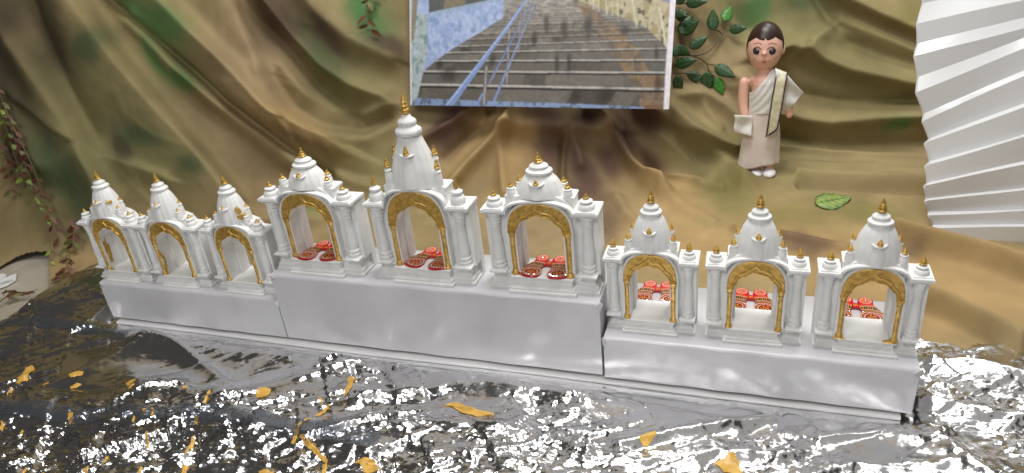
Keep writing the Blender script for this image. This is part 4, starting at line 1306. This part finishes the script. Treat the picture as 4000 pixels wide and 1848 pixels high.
    C[(x < 178 + 8 * (y / 700))] = lin((214, 210, 216))
    C[(x > 1902 - 46 * (y / 716))] = lin((220, 216, 226))
    for _ in range(2):
        C[1:-1] = (C[:-2] + 2 * C[1:-1] + C[2:]) / 4; C[:, 1:-1] = (C[:, :-2] + 2 * C[:, 1:-1] + C[:, 2:]) / 4
    C = np.minimum(C * 1.18 + .012, .9)
    o = gridmesh('staircase_poster', P, M['poster'], colors=C, smooth=True)
    md = o.modifiers.new('solid', 'SOLIDIFY'); md.thickness = .0016; md.offset = 0
    tag(o, 'printed photo poster of a long stone staircase with blue handrail leaning on the cloth', 'poster')


poster()

# ------------------------------------------------------------------ pleated white sheet
def pleated():
    # (left x, left y) and right y, in photo pixels; V = valley, R = ridge
    Z = lambda x, y: (3500 + .84 * x, .84 * y)
    rows = [('R', 120, -190, -330), ('V', 130, -110, -235), ('R', 112, -80, -180), ('V', 120, 16, -78), ('R', 93, 112, -2), ('V', 96, 205, 78), ('R', 80, 262, 130), ('V', 97, 360, 178), ('R', 88, 432, 228), ('V', 126, 530, 330), ('R', 118, 566, 352), ('V', 150, 648, 478),
            ('R', 128, 668, 496), ('V', 152, 752, 628), ('R', 131, 772, 640), ('V', 141, 852, 752), ('R', 126, 866, 764), ('V', 136, 925, 872), ('R', 130, 935, 882), ('V', 148, 984, 974), ('R', 146, 1002, 984), ('V', 168, 1046, 1046), ('R', 166, 1062, 1056), ('V', 170, 1136, 1150)]
    n = 60
    yv = .452
    P = np.zeros((len(rows), n, 3))
    for k, (ty, lx, ly, ry) in enumerate(rows):
        uL, vL = Z(lx, ly); uR, vR = 4250.0, .84 * (ly + (ry - ly) * (4250 - uL) / (4000 - uL))
        lean = .10 * max(0, (1128 - ly) / 1128)
        dep = yv + lean - (0.0065 if ty == 'R' else 0.0)
        for i in range(n):
            s = i / (n - 1)
            u = uL + (uR - uL) * s
            v = vL + (vR - vL) * s + 5 * math.sin(s * 5 + k) * s
            P[k, i] = ony(u, v, dep + .004 * math.sin(s * 3 + k * .7))
    # drop the foot onto the table cloth
    P[-1, :, 2] = np.minimum(P[-1, :, 2], .001)
    # refine across each pleat so creases stay crisp but panels bow a little
    out = [P[0]]
    for k in range(len(rows) - 1):
        for q in (1 / 3, 2 / 3, 1.0):
            out.append(P[k] * (1 - q) + P[k + 1] * q)
    o = gridmesh('pleated_sheet', np.array(out), M['pleat'])
    o.data.set_sharp_from_angle(angle=R_(14))
    md = o.modifiers.new('solid', 'SOLIDIFY'); md.thickness = .0012; md.offset = 0
    tag(o, 'glossy white plastic sheet folded in fan pleats standing beside the doll', 'pleated sheet')


pleated()

# ------------------------------------------------------------------ doll
YD = .652
def dq(x, y, dy=0.0):
    return Vector(ony(2840 + .5546 * x, 60 + .5546 * y, YD + dy))


PXM = (dq(400, 600) - dq(200, 600)).length / 200       # metres per zoom pixel
doll = empty('doll', dq(240, 1140))
doll.location = (0, 0, 0)
doll_rot = 0
tag(doll, 'vinyl doll with dark moulded hair wrapped in cream cotton with a ribbon stole', 'doll')


def rz(px): return px * PXM


bm_ = MB()
hc = dq(268, 222)
bm_.ellip(hc, (rz(124), rz(120), rz(172)), 28, 18)                      # skull
c = dq(262, 284, -rz(38)); bm_.ellip(c, (rz(100), rz(78), rz(74)), 24, 14)      # cheeks and jaw
c = dq(262, 330, -rz(50)); bm_.ellip(c, (rz(38), rz(40), rz(26)), 16, 10)      # chin
for xx in (212, 316):
    c = dq(xx, 286, -rz(92)); bm_.ellip(c, (rz(30), rz(16), rz(28)), 14, 9)
c = dq(262, 272, -rz(126)); bm_.ellip(c, (rz(13), rz(14), rz(15)), 12, 8)      # nose
for xx in (143, 396):
    c = dq(xx, 240, rz(8)); bm_.ellip(c, (rz(15), rz(22), rz(34)), 12, 8)
def limb(m, pts, rads, n=14):
    P = resample([(*q, r) for q, r in zip([tuple(p) for p in pts], rads)], 16)
    m.tube([tuple(q[:3]) for q in P], [q[3] for q in P], n)
    m.ellip(P[0, :3], (P[0, 3],) * 3, 12, 8); m.ellip(P[-1, :3], (P[-1, 3],) * 3, 12, 8)
limb(bm_, [dq(268, 340), dq(268, 400), dq(266, 440)], [rz(48), rz(54), rz(66)])
limb(bm_, [dq(196, 452), dq(265, 446), dq(345, 446)], [rz(36), rz(52), rz(40)])
limb(bm_, [dq(262, 470), dq(258, 580), dq(252, 700)], [rz(88), rz(86), rz(80)])
limb(bm_, [dq(122, 470, -rz(4)), dq(112, 560, -rz(6)), dq(112, 640, -rz(14)), dq(126, 720, -rz(40)), dq(130, 770, -rz(56))], [rz(37), rz(38), rz(35), rz(30), rz(24)])
limb(bm_, [dq(392, 470, rz(4)), dq(432, 560, rz(6)), dq(438, 640), dq(436, 700, -rz(10))], [rz(34), rz(36), rz(30), rz(24)])
for k, (fx_, fy_) in enumerate(((424, 716), (433, 722), (442, 722), (450, 716))):
    limb(bm_, [dq(fx_ + 1, 694, -rz(14)), dq(fx_, fy_, -rz(20))], [rz(8), rz(6)], 8)
limb(bm_, [dq(450, 692, -rz(18)), dq(460, 700, -rz(24))], [rz(8), rz(6)], 8)
for k, fx_ in enumerate((112, 124, 136, 148)):
    limb(bm_, [dq(fx_ + 2, 768, -rz(58)), dq(fx_, 812, -rz(60))], [rz(9), rz(7)], 8)
limb(bm_, [dq(152, 764, -rz(62)), dq(162, 784, -rz(70))], [rz(9), rz(7)], 8)
for x0_, x1_ in ((196, 200), (292, 290)):
    limb(bm_, [dq(x0_ + 24, 720), dq(x0_ + 10, 900), dq(x1_, 1080), dq(x1_, 1112)], [rz(52), rz(44), rz(33), rz(32)])
body = bm_.build('body', M['skin'], doll, 60)
md = body.modifiers.new('remesh', 'REMESH'); md.mode = 'VOXEL'; md.voxel_size = .0017; md.use_smooth_shade = True
md = body.modifiers.new('smooth', 'SMOOTH'); md.factor = .5; md.iterations = 5
# moulded hair cap with a scalloped fringe
n, m = 72, 26
P = np.zeros((n + 1, m, 3))
for i in range(n + 1):
    a = 2 * math.pi * i / n                     # 0 = +x, -pi/2 = front
    fr = math.cos(a + math.pi / 2)              # 1 at front
    # hairline elevation
    if fr > 0.30:
        w = (a + math.pi / 2 + math.pi) % (2 * math.pi) - math.pi
        el = .50 - .13 * abs(math.cos(w * 2.6 + 1.57 * 0)) ** .7 + (.10 if abs(w) < .07 else 0) - .22 * max(0, abs(w) - .75)
    else:
        el = np.interp(fr, [-1, -.2, .05, .30], [-.75, -.60, -.28, .08])
    for j in range(m):
        e = math.pi / 2 + (el - math.pi / 2) * j / (m - 1)
        k = 1.045 if j < m - 1 else .985
        wav = 1 + .006 * math.sin(a * 22)
        P[i, j] = (hc[0] + rz(124) * k * wav * math.cos(e) * math.cos(a), hc[1] + rz(120) * k * wav * math.cos(e) * math.sin(a) + .001, hc[2] + rz(172) * k * math.sin(e))
gridmesh('hair', P, M['hair'], doll)


def face_pt(x, y, off=0.0):
    """point on the front of the head under photo-zoom pixel x,y"""
    d = ray(2840 + .5546 * x, 60 + .5546 * y)
    h = fbvh.ray_cast(Vector(CAM), Vector(d))
    return h[0] - Vector(d) * off if h[0] is not None else dq(x, y, -rz(110))


dg = bpy.context.evaluated_depsgraph_get(); dg.update()
fbvh = BVHTree.FromObject(body, dg)
for ex in (213, 313):
    p_ = face_pt(ex, 252, -.0022)
    e = MB().ellip(p_, (rz(30), rz(16), rz(27)), 18, 12).build('eye', M['eyewhite'], doll, 80)
    p2 = face_pt(ex, 254, .0020)
    MB().ellip(p2, (rz(12), rz(5), rz(13)), 14, 8).build('iris', M['iris'], e, 80)
    MB().ellip(face_pt(ex + 4, 247, .0034), (rz(2.2), rz(2), rz(2.2)), 8, 6).build('catchlight', M['shoe'], e, 80)
    MB().tube([face_pt(ex - 30 + 60 * k / 8, 242 - 20 * math.sin(math.pi * k / 8), .0003) for k in range(9)], rz(2.6), 6).build('eyelash', M['hair'], e, 80)
    MB().tube([face_pt(ex - 24 + (58 * k / 8 if ex > 260 else 56 * k / 8), 210 - 16 * math.sin(math.pi * (k + 1) / 10), .0002) for k in range(9)], rz(2.0), 6).build('eyebrow', M['brow'], doll, 80)
MB().ellip(face_pt(262, 323, 0), (rz(17), rz(5), rz(5)), 14, 8).ellip(face_pt(262, 331, 0), (rz(12), rz(5), rz(5)), 14, 8).build('mouth', M['lip'], doll, 80)

# wrapped robe
n, m = 64, 40
P = np.zeros((n + 1, m, 3))
for i in range(n + 1):
    a = 2 * math.pi * i / n
    for j in range(m):
        s = j / (m - 1)
        yz = 640 + s * (1072 - 640)
        cxp = np.interp(yz, [640, 860, 1085], [262, 238, 210])
        rx = np.interp(yz, [640, 720, 860, 1085], [100, 108, 128, 147]) + 5 * s * math.sin(a * 5 + .7) + 3 * math.sin(a * 9 + s * 2)
        ry = np.interp(yz, [640, 720, 860, 1085], [90, 88, 84, 84]) + 5 * s * math.sin(a * 4)
        q = dq(cxp + rx * math.cos(a), yz - s * 28 * math.cos(a) + 2 * math.sin(a * 6), rz(ry) * math.sin(a))
        P[i, j] = q
gridmesh('robe_skirt', P, M['cotton'], doll, thick=.0015)
P = np.zeros((n + 1, 26, 3))
for i in range(n + 1):
    a = 2 * math.pi * i / n
    ca = math.cos(a)
    top = np.interp(ca, [-1, -.75, 0.0, .45, .72, 1], [545, 540, 462, 400, 378, 400])
    for j in range(26):
        s = j / 25
        yz = top + (700 - top) * s
        rx = np.interp(yz, [370, 420, 480, 560, 640, 700], [84, 98, 104, 103, 104, 109])
        ry = np.interp(yz, [370, 420, 480, 560, 640, 700], [56, 72, 94, 98, 94, 92]) + 3.0 * math.sin(s * 22 + ca * 6)
        P[i, j] = dq(262 + rx * ca, yz, rz(ry) * math.sin(a))
gridmesh('robe_wrap', P, M['whitecotton'], doll, thick=.0015)
# loose folds over the raised arm
P = np.zeros((22, 18, 3))
for i in range(22):
    s = i / 21
    for j in range(18):
        q = j / 17
        A = np.array([np.interp(s, [0, .35, .7, 1], [340, 420, 492, 540]), np.interp(s, [0, .35, .7, 1], [372, 415, 496, 548])])
        B = np.array([np.interp(s, [0, .4, 1], [368, 372, 408]), np.interp(s, [0, .4, 1], [640, 690, 700])])
        xy = A + (B - A) * q
        P[i, j] = dq(xy[0], xy[1], rz(-78 - 16 * math.sin(q * 9 + s * 3) + 78 * s * .9 - 20 * math.sin(q * math.pi)))
gridmesh('robe_sleeve', P, M['whitecotton'], doll, thick=.0018)
# ribbon stole with dark borders
def strip(name, L, Rr, mt_, off, n=26, parent=doll):
    P = np.zeros((n, 5, 3))
    Lp = resample(L, n); Rp = resample(Rr, n)
    for i in range(n):
        for j in range(5):
            xy = Lp[i] + (Rp[i] - Lp[i]) * j / 4
            dep = np.interp(xy[1], [360, 400, 470, 600, 860], [-30, -80, -112, -124, -124])
            P[i, j] = dq(xy[0], xy[1], rz(dep + off))
    return gridmesh(name, P, mt_, parent, thick=.0012)


strip('stole', [(360, 380), (340, 480), (312, 640), (286, 850)], [(425, 405), (408, 500), (384, 650), (352, 800)], M['ribbon'], 0)
strip('stole_border', [(352, 380), (332, 480), (304, 640), (270, 862)], [(362, 380), (342, 480), (313, 640), (284, 850)], M['purple'], -3)
strip('stole_border', [(420, 403), (404, 500), (380, 650), (350, 790)], [(430, 406), (414, 500), (390, 650), (358, 796)], M['purple'], -3)
strip('stole_border', [(292, 838), (318, 824), (340, 808), (352, 790)], [(290, 850), (320, 836), (346, 816), (360, 796)], M['purple'], -4, 10)
for sx, (cx_, cy_) in ((0, (203, 1108)), (1, (294, 1108))):
    s_ = MB()
    c = dq(cx_, cy_, -rz(30))
    s_.ellip(c, (rz(52), rz(84), rz(34)), 20, 12)
    s_.ellip(dq(cx_, cy_ - 6, 0), (rz(38), rz(42), rz(34)), 18, 10)
    s_.build('shoe', M['shoe'], doll, 60)
# cloth held in the hand
P = np.zeros((16, 14, 3))
for i in range(16):
    for j in range(14):
        s, q = i / 15, j / 13
        x = np.interp(s, [0, 1], [52, 176]) + 4 * math.sin(q * 6)
        y = 702 + q * (118 + 26 * s) + 8 * s
        P[i, j] = dq(x, y, rz(-100 - 10 * math.sin(s * 5 + q * 3) - 6 * math.cos(q * 7)))
hk = gridmesh('hand_cloth', P, M['whitecotton'], thick=.003)
tag(hk, 'small square white cloth hanging from the hand of the doll', 'cloth')

# ------------------------------------------------------------------ leaves
CLV = BVHTree.FromObject(cloth, bpy.context.evaluated_depsgraph_get())


def hit_cloth(u, v, off=.01):
    d = ray(u, v)
    h = CLV.ray_cast(Vector(CAM), Vector(d))
    if h[0] is None:
        return Vector(ony(u, v, .7))
    return h[0] - Vector(d) * off


def veined_leaf(name, base, tip, wid, mat_, parent, dark, light, side=None, curl=.12, n=18, m=11):
    """broad pointed leaf from base to tip with painted veins, gently cupped"""
    base = Vector(base); tip = Vector(tip)
    ax = tip - base; L = ax.length; ax.normalize()
    nrm = (Vector(CAM) - base).normalized() if side is None else Vector(side)
    nrm = (nrm - ax * nrm.dot(ax)).normalized()
    sd = ax.cross(nrm)
    P = np.zeros((n, m, 3)); C = np.zeros((n, m, 3))
    for i in range(n):
        t = i / (n - 1)
        w = wid * (math.sin(math.pi * min(1, t ** .72)) ** .85) * (1 - .15 * t) if 0 < t < 1 else wid * .02
        for j in range(m):
            s = -1 + 2 * j / (m - 1)
            h = -curl * wid * (s * s) * 1.4 - curl * L * .6 * t * t + .05 * wid * math.sin(t * 26 + abs(s) * 4) * abs(s)
            p_ = base + ax * (L * t) + sd * (s * w) + nrm * h
            P[i, j] = p_
            vein = 0.5 + .5 * math.sin((t * 2.0 - abs(s) * .55) * 21)
            f = max(0, min(1, (.25 + .75 * vein) * (1 - abs(s) ** 2 * .75)))
            if abs(s) < .1: f = .15
            C[i, j] = np.array(dark) * (1 - f) + np.array(light) * f
    return gridmesh(name, P, mat_, parent, colors=C, thick=.0006)


dkg = lin((26, 50, 32)); ltg = lin((74, 110, 68)); brg = lin((80, 140, 54)); mdg = lin((48, 98, 38))
sprig = empty('leafy_sprig')
tag(sprig, 'sprig of broad dark green veined leaves hanging on the cloth beside the poster', 'leaf sprig')
Zs = lambda x, y: (2620 + x * .3361, y * .3361)
LV = [((170, 40), (420, 20), 60, 0), ((60, 210), (200, 150), 66, 0), ((120, 400), (250, 160), 80, 0), ((130, 400), (325, 240), 66, 0), ((490, 350), (490, 105), 68, 0), ((620, 245), (710, 60), 66, 1), ((680, 350), (880, 325), 56, 0),
      ((220, 555), (435, 425), 62, 0), ((50, 560), (240, 640), 60, 0), ((45, 755), (300, 695), 68, 0), ((350, 920), (160, 845), 66, 0), ((420, 840), (430, 1090), 76, 0), ((510, 770), (750, 895), 70, 0), ((520, 900), (605, 1105), 68, 1),
      ((70, 885), (105, 1125), 62, 0), ((20, 130), (180, 190), 56, 0), ((60, 30), (190, -40), 50, 0), ((10, 620), (120, 560), 60, 0)]
for k, (b_, t_, w_, lt) in enumerate(LV):
    off = .012 + .016 * ((k * 37) % 10) / 10
    B = hit_cloth(*Zs(*b_), off); 
    d_t = ray(*Zs(*t_)); dep = (B - Vector(CAM)).length
    T = Vector(CAM) + Vector(d_t) * (dep + .012 * ((k % 3) - 1))
    mpp = dep / FPX * .3361
    veined_leaf('leaf', B, T, w_ * mpp, M['leafgreen'], sprig, mdg if lt else dkg, brg if lt else ltg)
for path in ([(-40, 850), (150, 850), (330, 870)], [(-40, 650), (200, 640), (330, 660), (440, 620), (520, 540), (600, 400), (650, 300), (690, 345)], [(250, 650), (370, 690), (420, 750), (520, 755)], [(420, 750), (450, 840), (520, 900)], [(600, 400), (560, 360), (490, 340)], [(-40, 40), (80, 40), (180, 40)], [(-40, 500), (60, 560), (150, 620)]):
    pts = [hit_cloth(*Zs(*q), .012) for q in path]
    pts = resample([tuple(q) for q in pts], 14)
    MB().tube([tuple(q) for q in pts], .0013, 6).build('stem', M['darkstem'], sprig, 60)
# single fallen leaf on the cloth
fb = hit_cloth(3325, 778, .004); ft = hit_cloth(3186, 800, .004)
fl_ = veined_leaf('fallen_leaf', ft + Vector((0, 0, .003)), fb + Vector((0, 0, .006)), .026, M['leafgreen'], None, lin((46, 86, 40)), lin((168, 186, 100)), side=(0, -.25, 1), curl=.05)
tag(fl_, 'single green and yellow striped leaf lying on the cloth in front of the doll', 'leaf')


# hanging vines
def small_leaf(p0, d, L, w, mat_, parent):
    p0 = Vector(p0); d = Vector(d).normalized()
    nrm = (Vector(CAM) - p0).normalized() + Vector((random.uniform(-.7, .7), random.uniform(-.2, .2), random.uniform(-.5, .5)))
    nrm = (nrm - d * nrm.dot(d)).normalized(); sd = d.cross(nrm)
    V = []; F = []
    prof = [(0, .06), (.15, .55), (.35, .95), (.55, 1.0), (.75, .72), (.9, .36), (1, .03)]
    for t, ww in prof:
        c_ = p0 + d * L * t - nrm * L * .18 * t * t
        for s in (-1, 0, 1):
            V.append(c_ + sd * (s * w * ww) - nrm * (.22 * w * ww * (1 - abs(s))))
    for i in range(len(prof) - 1):
        for j in range(2):
            F.append((i * 3 + j, i * 3 + j + 1, (i + 1) * 3 + j + 1, (i + 1) * 3 + j))
    MB().add(V, F).build('leaf', mat_, parent, 80)


def vine(name, label, lines, off, dens, pal, seed, leafscale=1.0, table=False):
    random.seed(seed)
    t = empty(name)
    for pts, mats in lines:
        W = []
        for (u, v) in pts:
            W.append(tuple(onz(u, v, .004)) if table else tuple(hit_cloth(u, v, off)))
        dpt = np.array([np.linalg.norm(np.array(w) - CAM) for w in W])
        if not table:                                        # a hanging strand keeps an even distance from the cloth
            dpt = np.minimum(dpt, np.median(dpt) + .03)
            W = [tuple(CAM + ray(u, v) * d) for (u, v), d in zip(pts, np.convolve(np.pad(dpt, 1, 'edge'), [.25, .5, .25], 'valid'))]
        n = max(10, int(sum(math.dist(a, b) for a, b in zip(W[:-1], W[1:])) / dens))
        path = resample(W, n)
        MB().tube([tuple(q) for q in path], [.0012 - .0006 * i / n for i in range(n)], 6).build('stem', M['stem'], t, 60)
        for i in range(1, n):
            dr = Vector(path[i] - path[i - 1]).normalized()
            for s in (-1, 1):
                if random.random() < .36:
                    continue
                right = Vector(CR[0]) * s
                d = dr * random.uniform(.35, 1.0) + right * random.uniform(.5, 1.2) + Vector((0, -.3 * random.random(), -.25 * random.random()))
                L = random.uniform(.013, .025) * leafscale
                small_leaf(path[i], d, L, L * random.uniform(.15, .23), M[random.choice(mats)], t)
    tag(t, label, 'vine')
    return t


RB = ['vineleaf_red', 'vineleaf_brown', 'vineleaf_brown', 'vineleaf_olive']; GR = ['vineleaf_green', 'vineleaf_olive']; MX = RB + GR
vine('hanging_vine', 'trailing vine with red brown and lime green leaves hanging by the cloth hem', [
    ([(-20, 300), (10, 400), (40, 500), (75, 590), (110, 680), (150, 760), (190, 830), (225, 920), (262, 1010)], RB),
    ([(-15, 380), (25, 500), (55, 610), (95, 700), (135, 780), (180, 850), (200, 930), (200, 1020)], GR + ['vineleaf_green']),
    ([(20, 420), (60, 520), (105, 600), (145, 680), (165, 760), (205, 880)], MX),
    ([(-20, 480), (5, 560), (30, 640), (45, 740)], RB),
    ([(262, 840), (290, 890), (285, 950)], RB),
    ([(272, 1000), (255, 1060), (240, 1085)], RB),
], .03, .022, MX, 3, 1.0)
vine('fallen_vine', 'thin reddish vine end lying on the bare table beside a paper scrap', [([(0, 1180), (30, 1150), (70, 1146), (120, 1142), (150, 1130)], RB + ['vineleaf_olive']), ([(20, 1134), (50, 1144), (90, 1146)], RB)], 0, .022, MX, 5, .8, table=True)
vine('hanging_twig', 'short drooping brown leaved twig hanging on the cloth beside the poster', [([(1450, -60), (1440, 0), (1425, 45), (1430, 80), (1448, 115)], ['vineleaf_brown', 'vineleaf_olive'])], .02, .026, RB, 8, 1.1)

# torn paper scrap with a scribbled word
sp = [(-40, 1128), (0, 1128), (28, 1118), (62, 1096), (66, 1074), (58, 1072), (40, 1080), (26, 1092), (12, 1094), (26, 1086), (26, 1074), (14, 1072), (0, 1078), (-40, 1090)]
w3 = [onz(u, v, -.009) for u, v in sp]
n = len(w3)
ppm = MB().add([tuple(q) for q in w3] + [(q[0], q[1], q[2] + .0012 + .003 * ((i * 7) % 5) / 5) for i, q in enumerate(w3)], [tuple(range(n)), tuple(range(2 * n - 1, n - 1, -1))] + [(i, (i + 1) % n, n + (i + 1) % n, n + i) for i in range(n)])
pp = ppm.build('paper_scrap', M['paper'], None, 20)
tag(pp, 'torn white paper scrap with faint green handwriting on the bare table', 'paper')
for k, wv in enumerate([[(-2, 1108), (4, 1103), (8, 1110), (13, 1101)], [(16, 1106), (18, 1099), (22, 1104)], [(26, 1103), (26, 1097)], [(30, 1102), (33, 1096), (36, 1101)], [(40, 1099), (42, 1093), (46, 1097), (50, 1091)]]):
    MB().tube([tuple(onz(u, v, -.0038)) for u, v in wv], .0004, 5).build('handwriting', M['ink'], pp, 60)
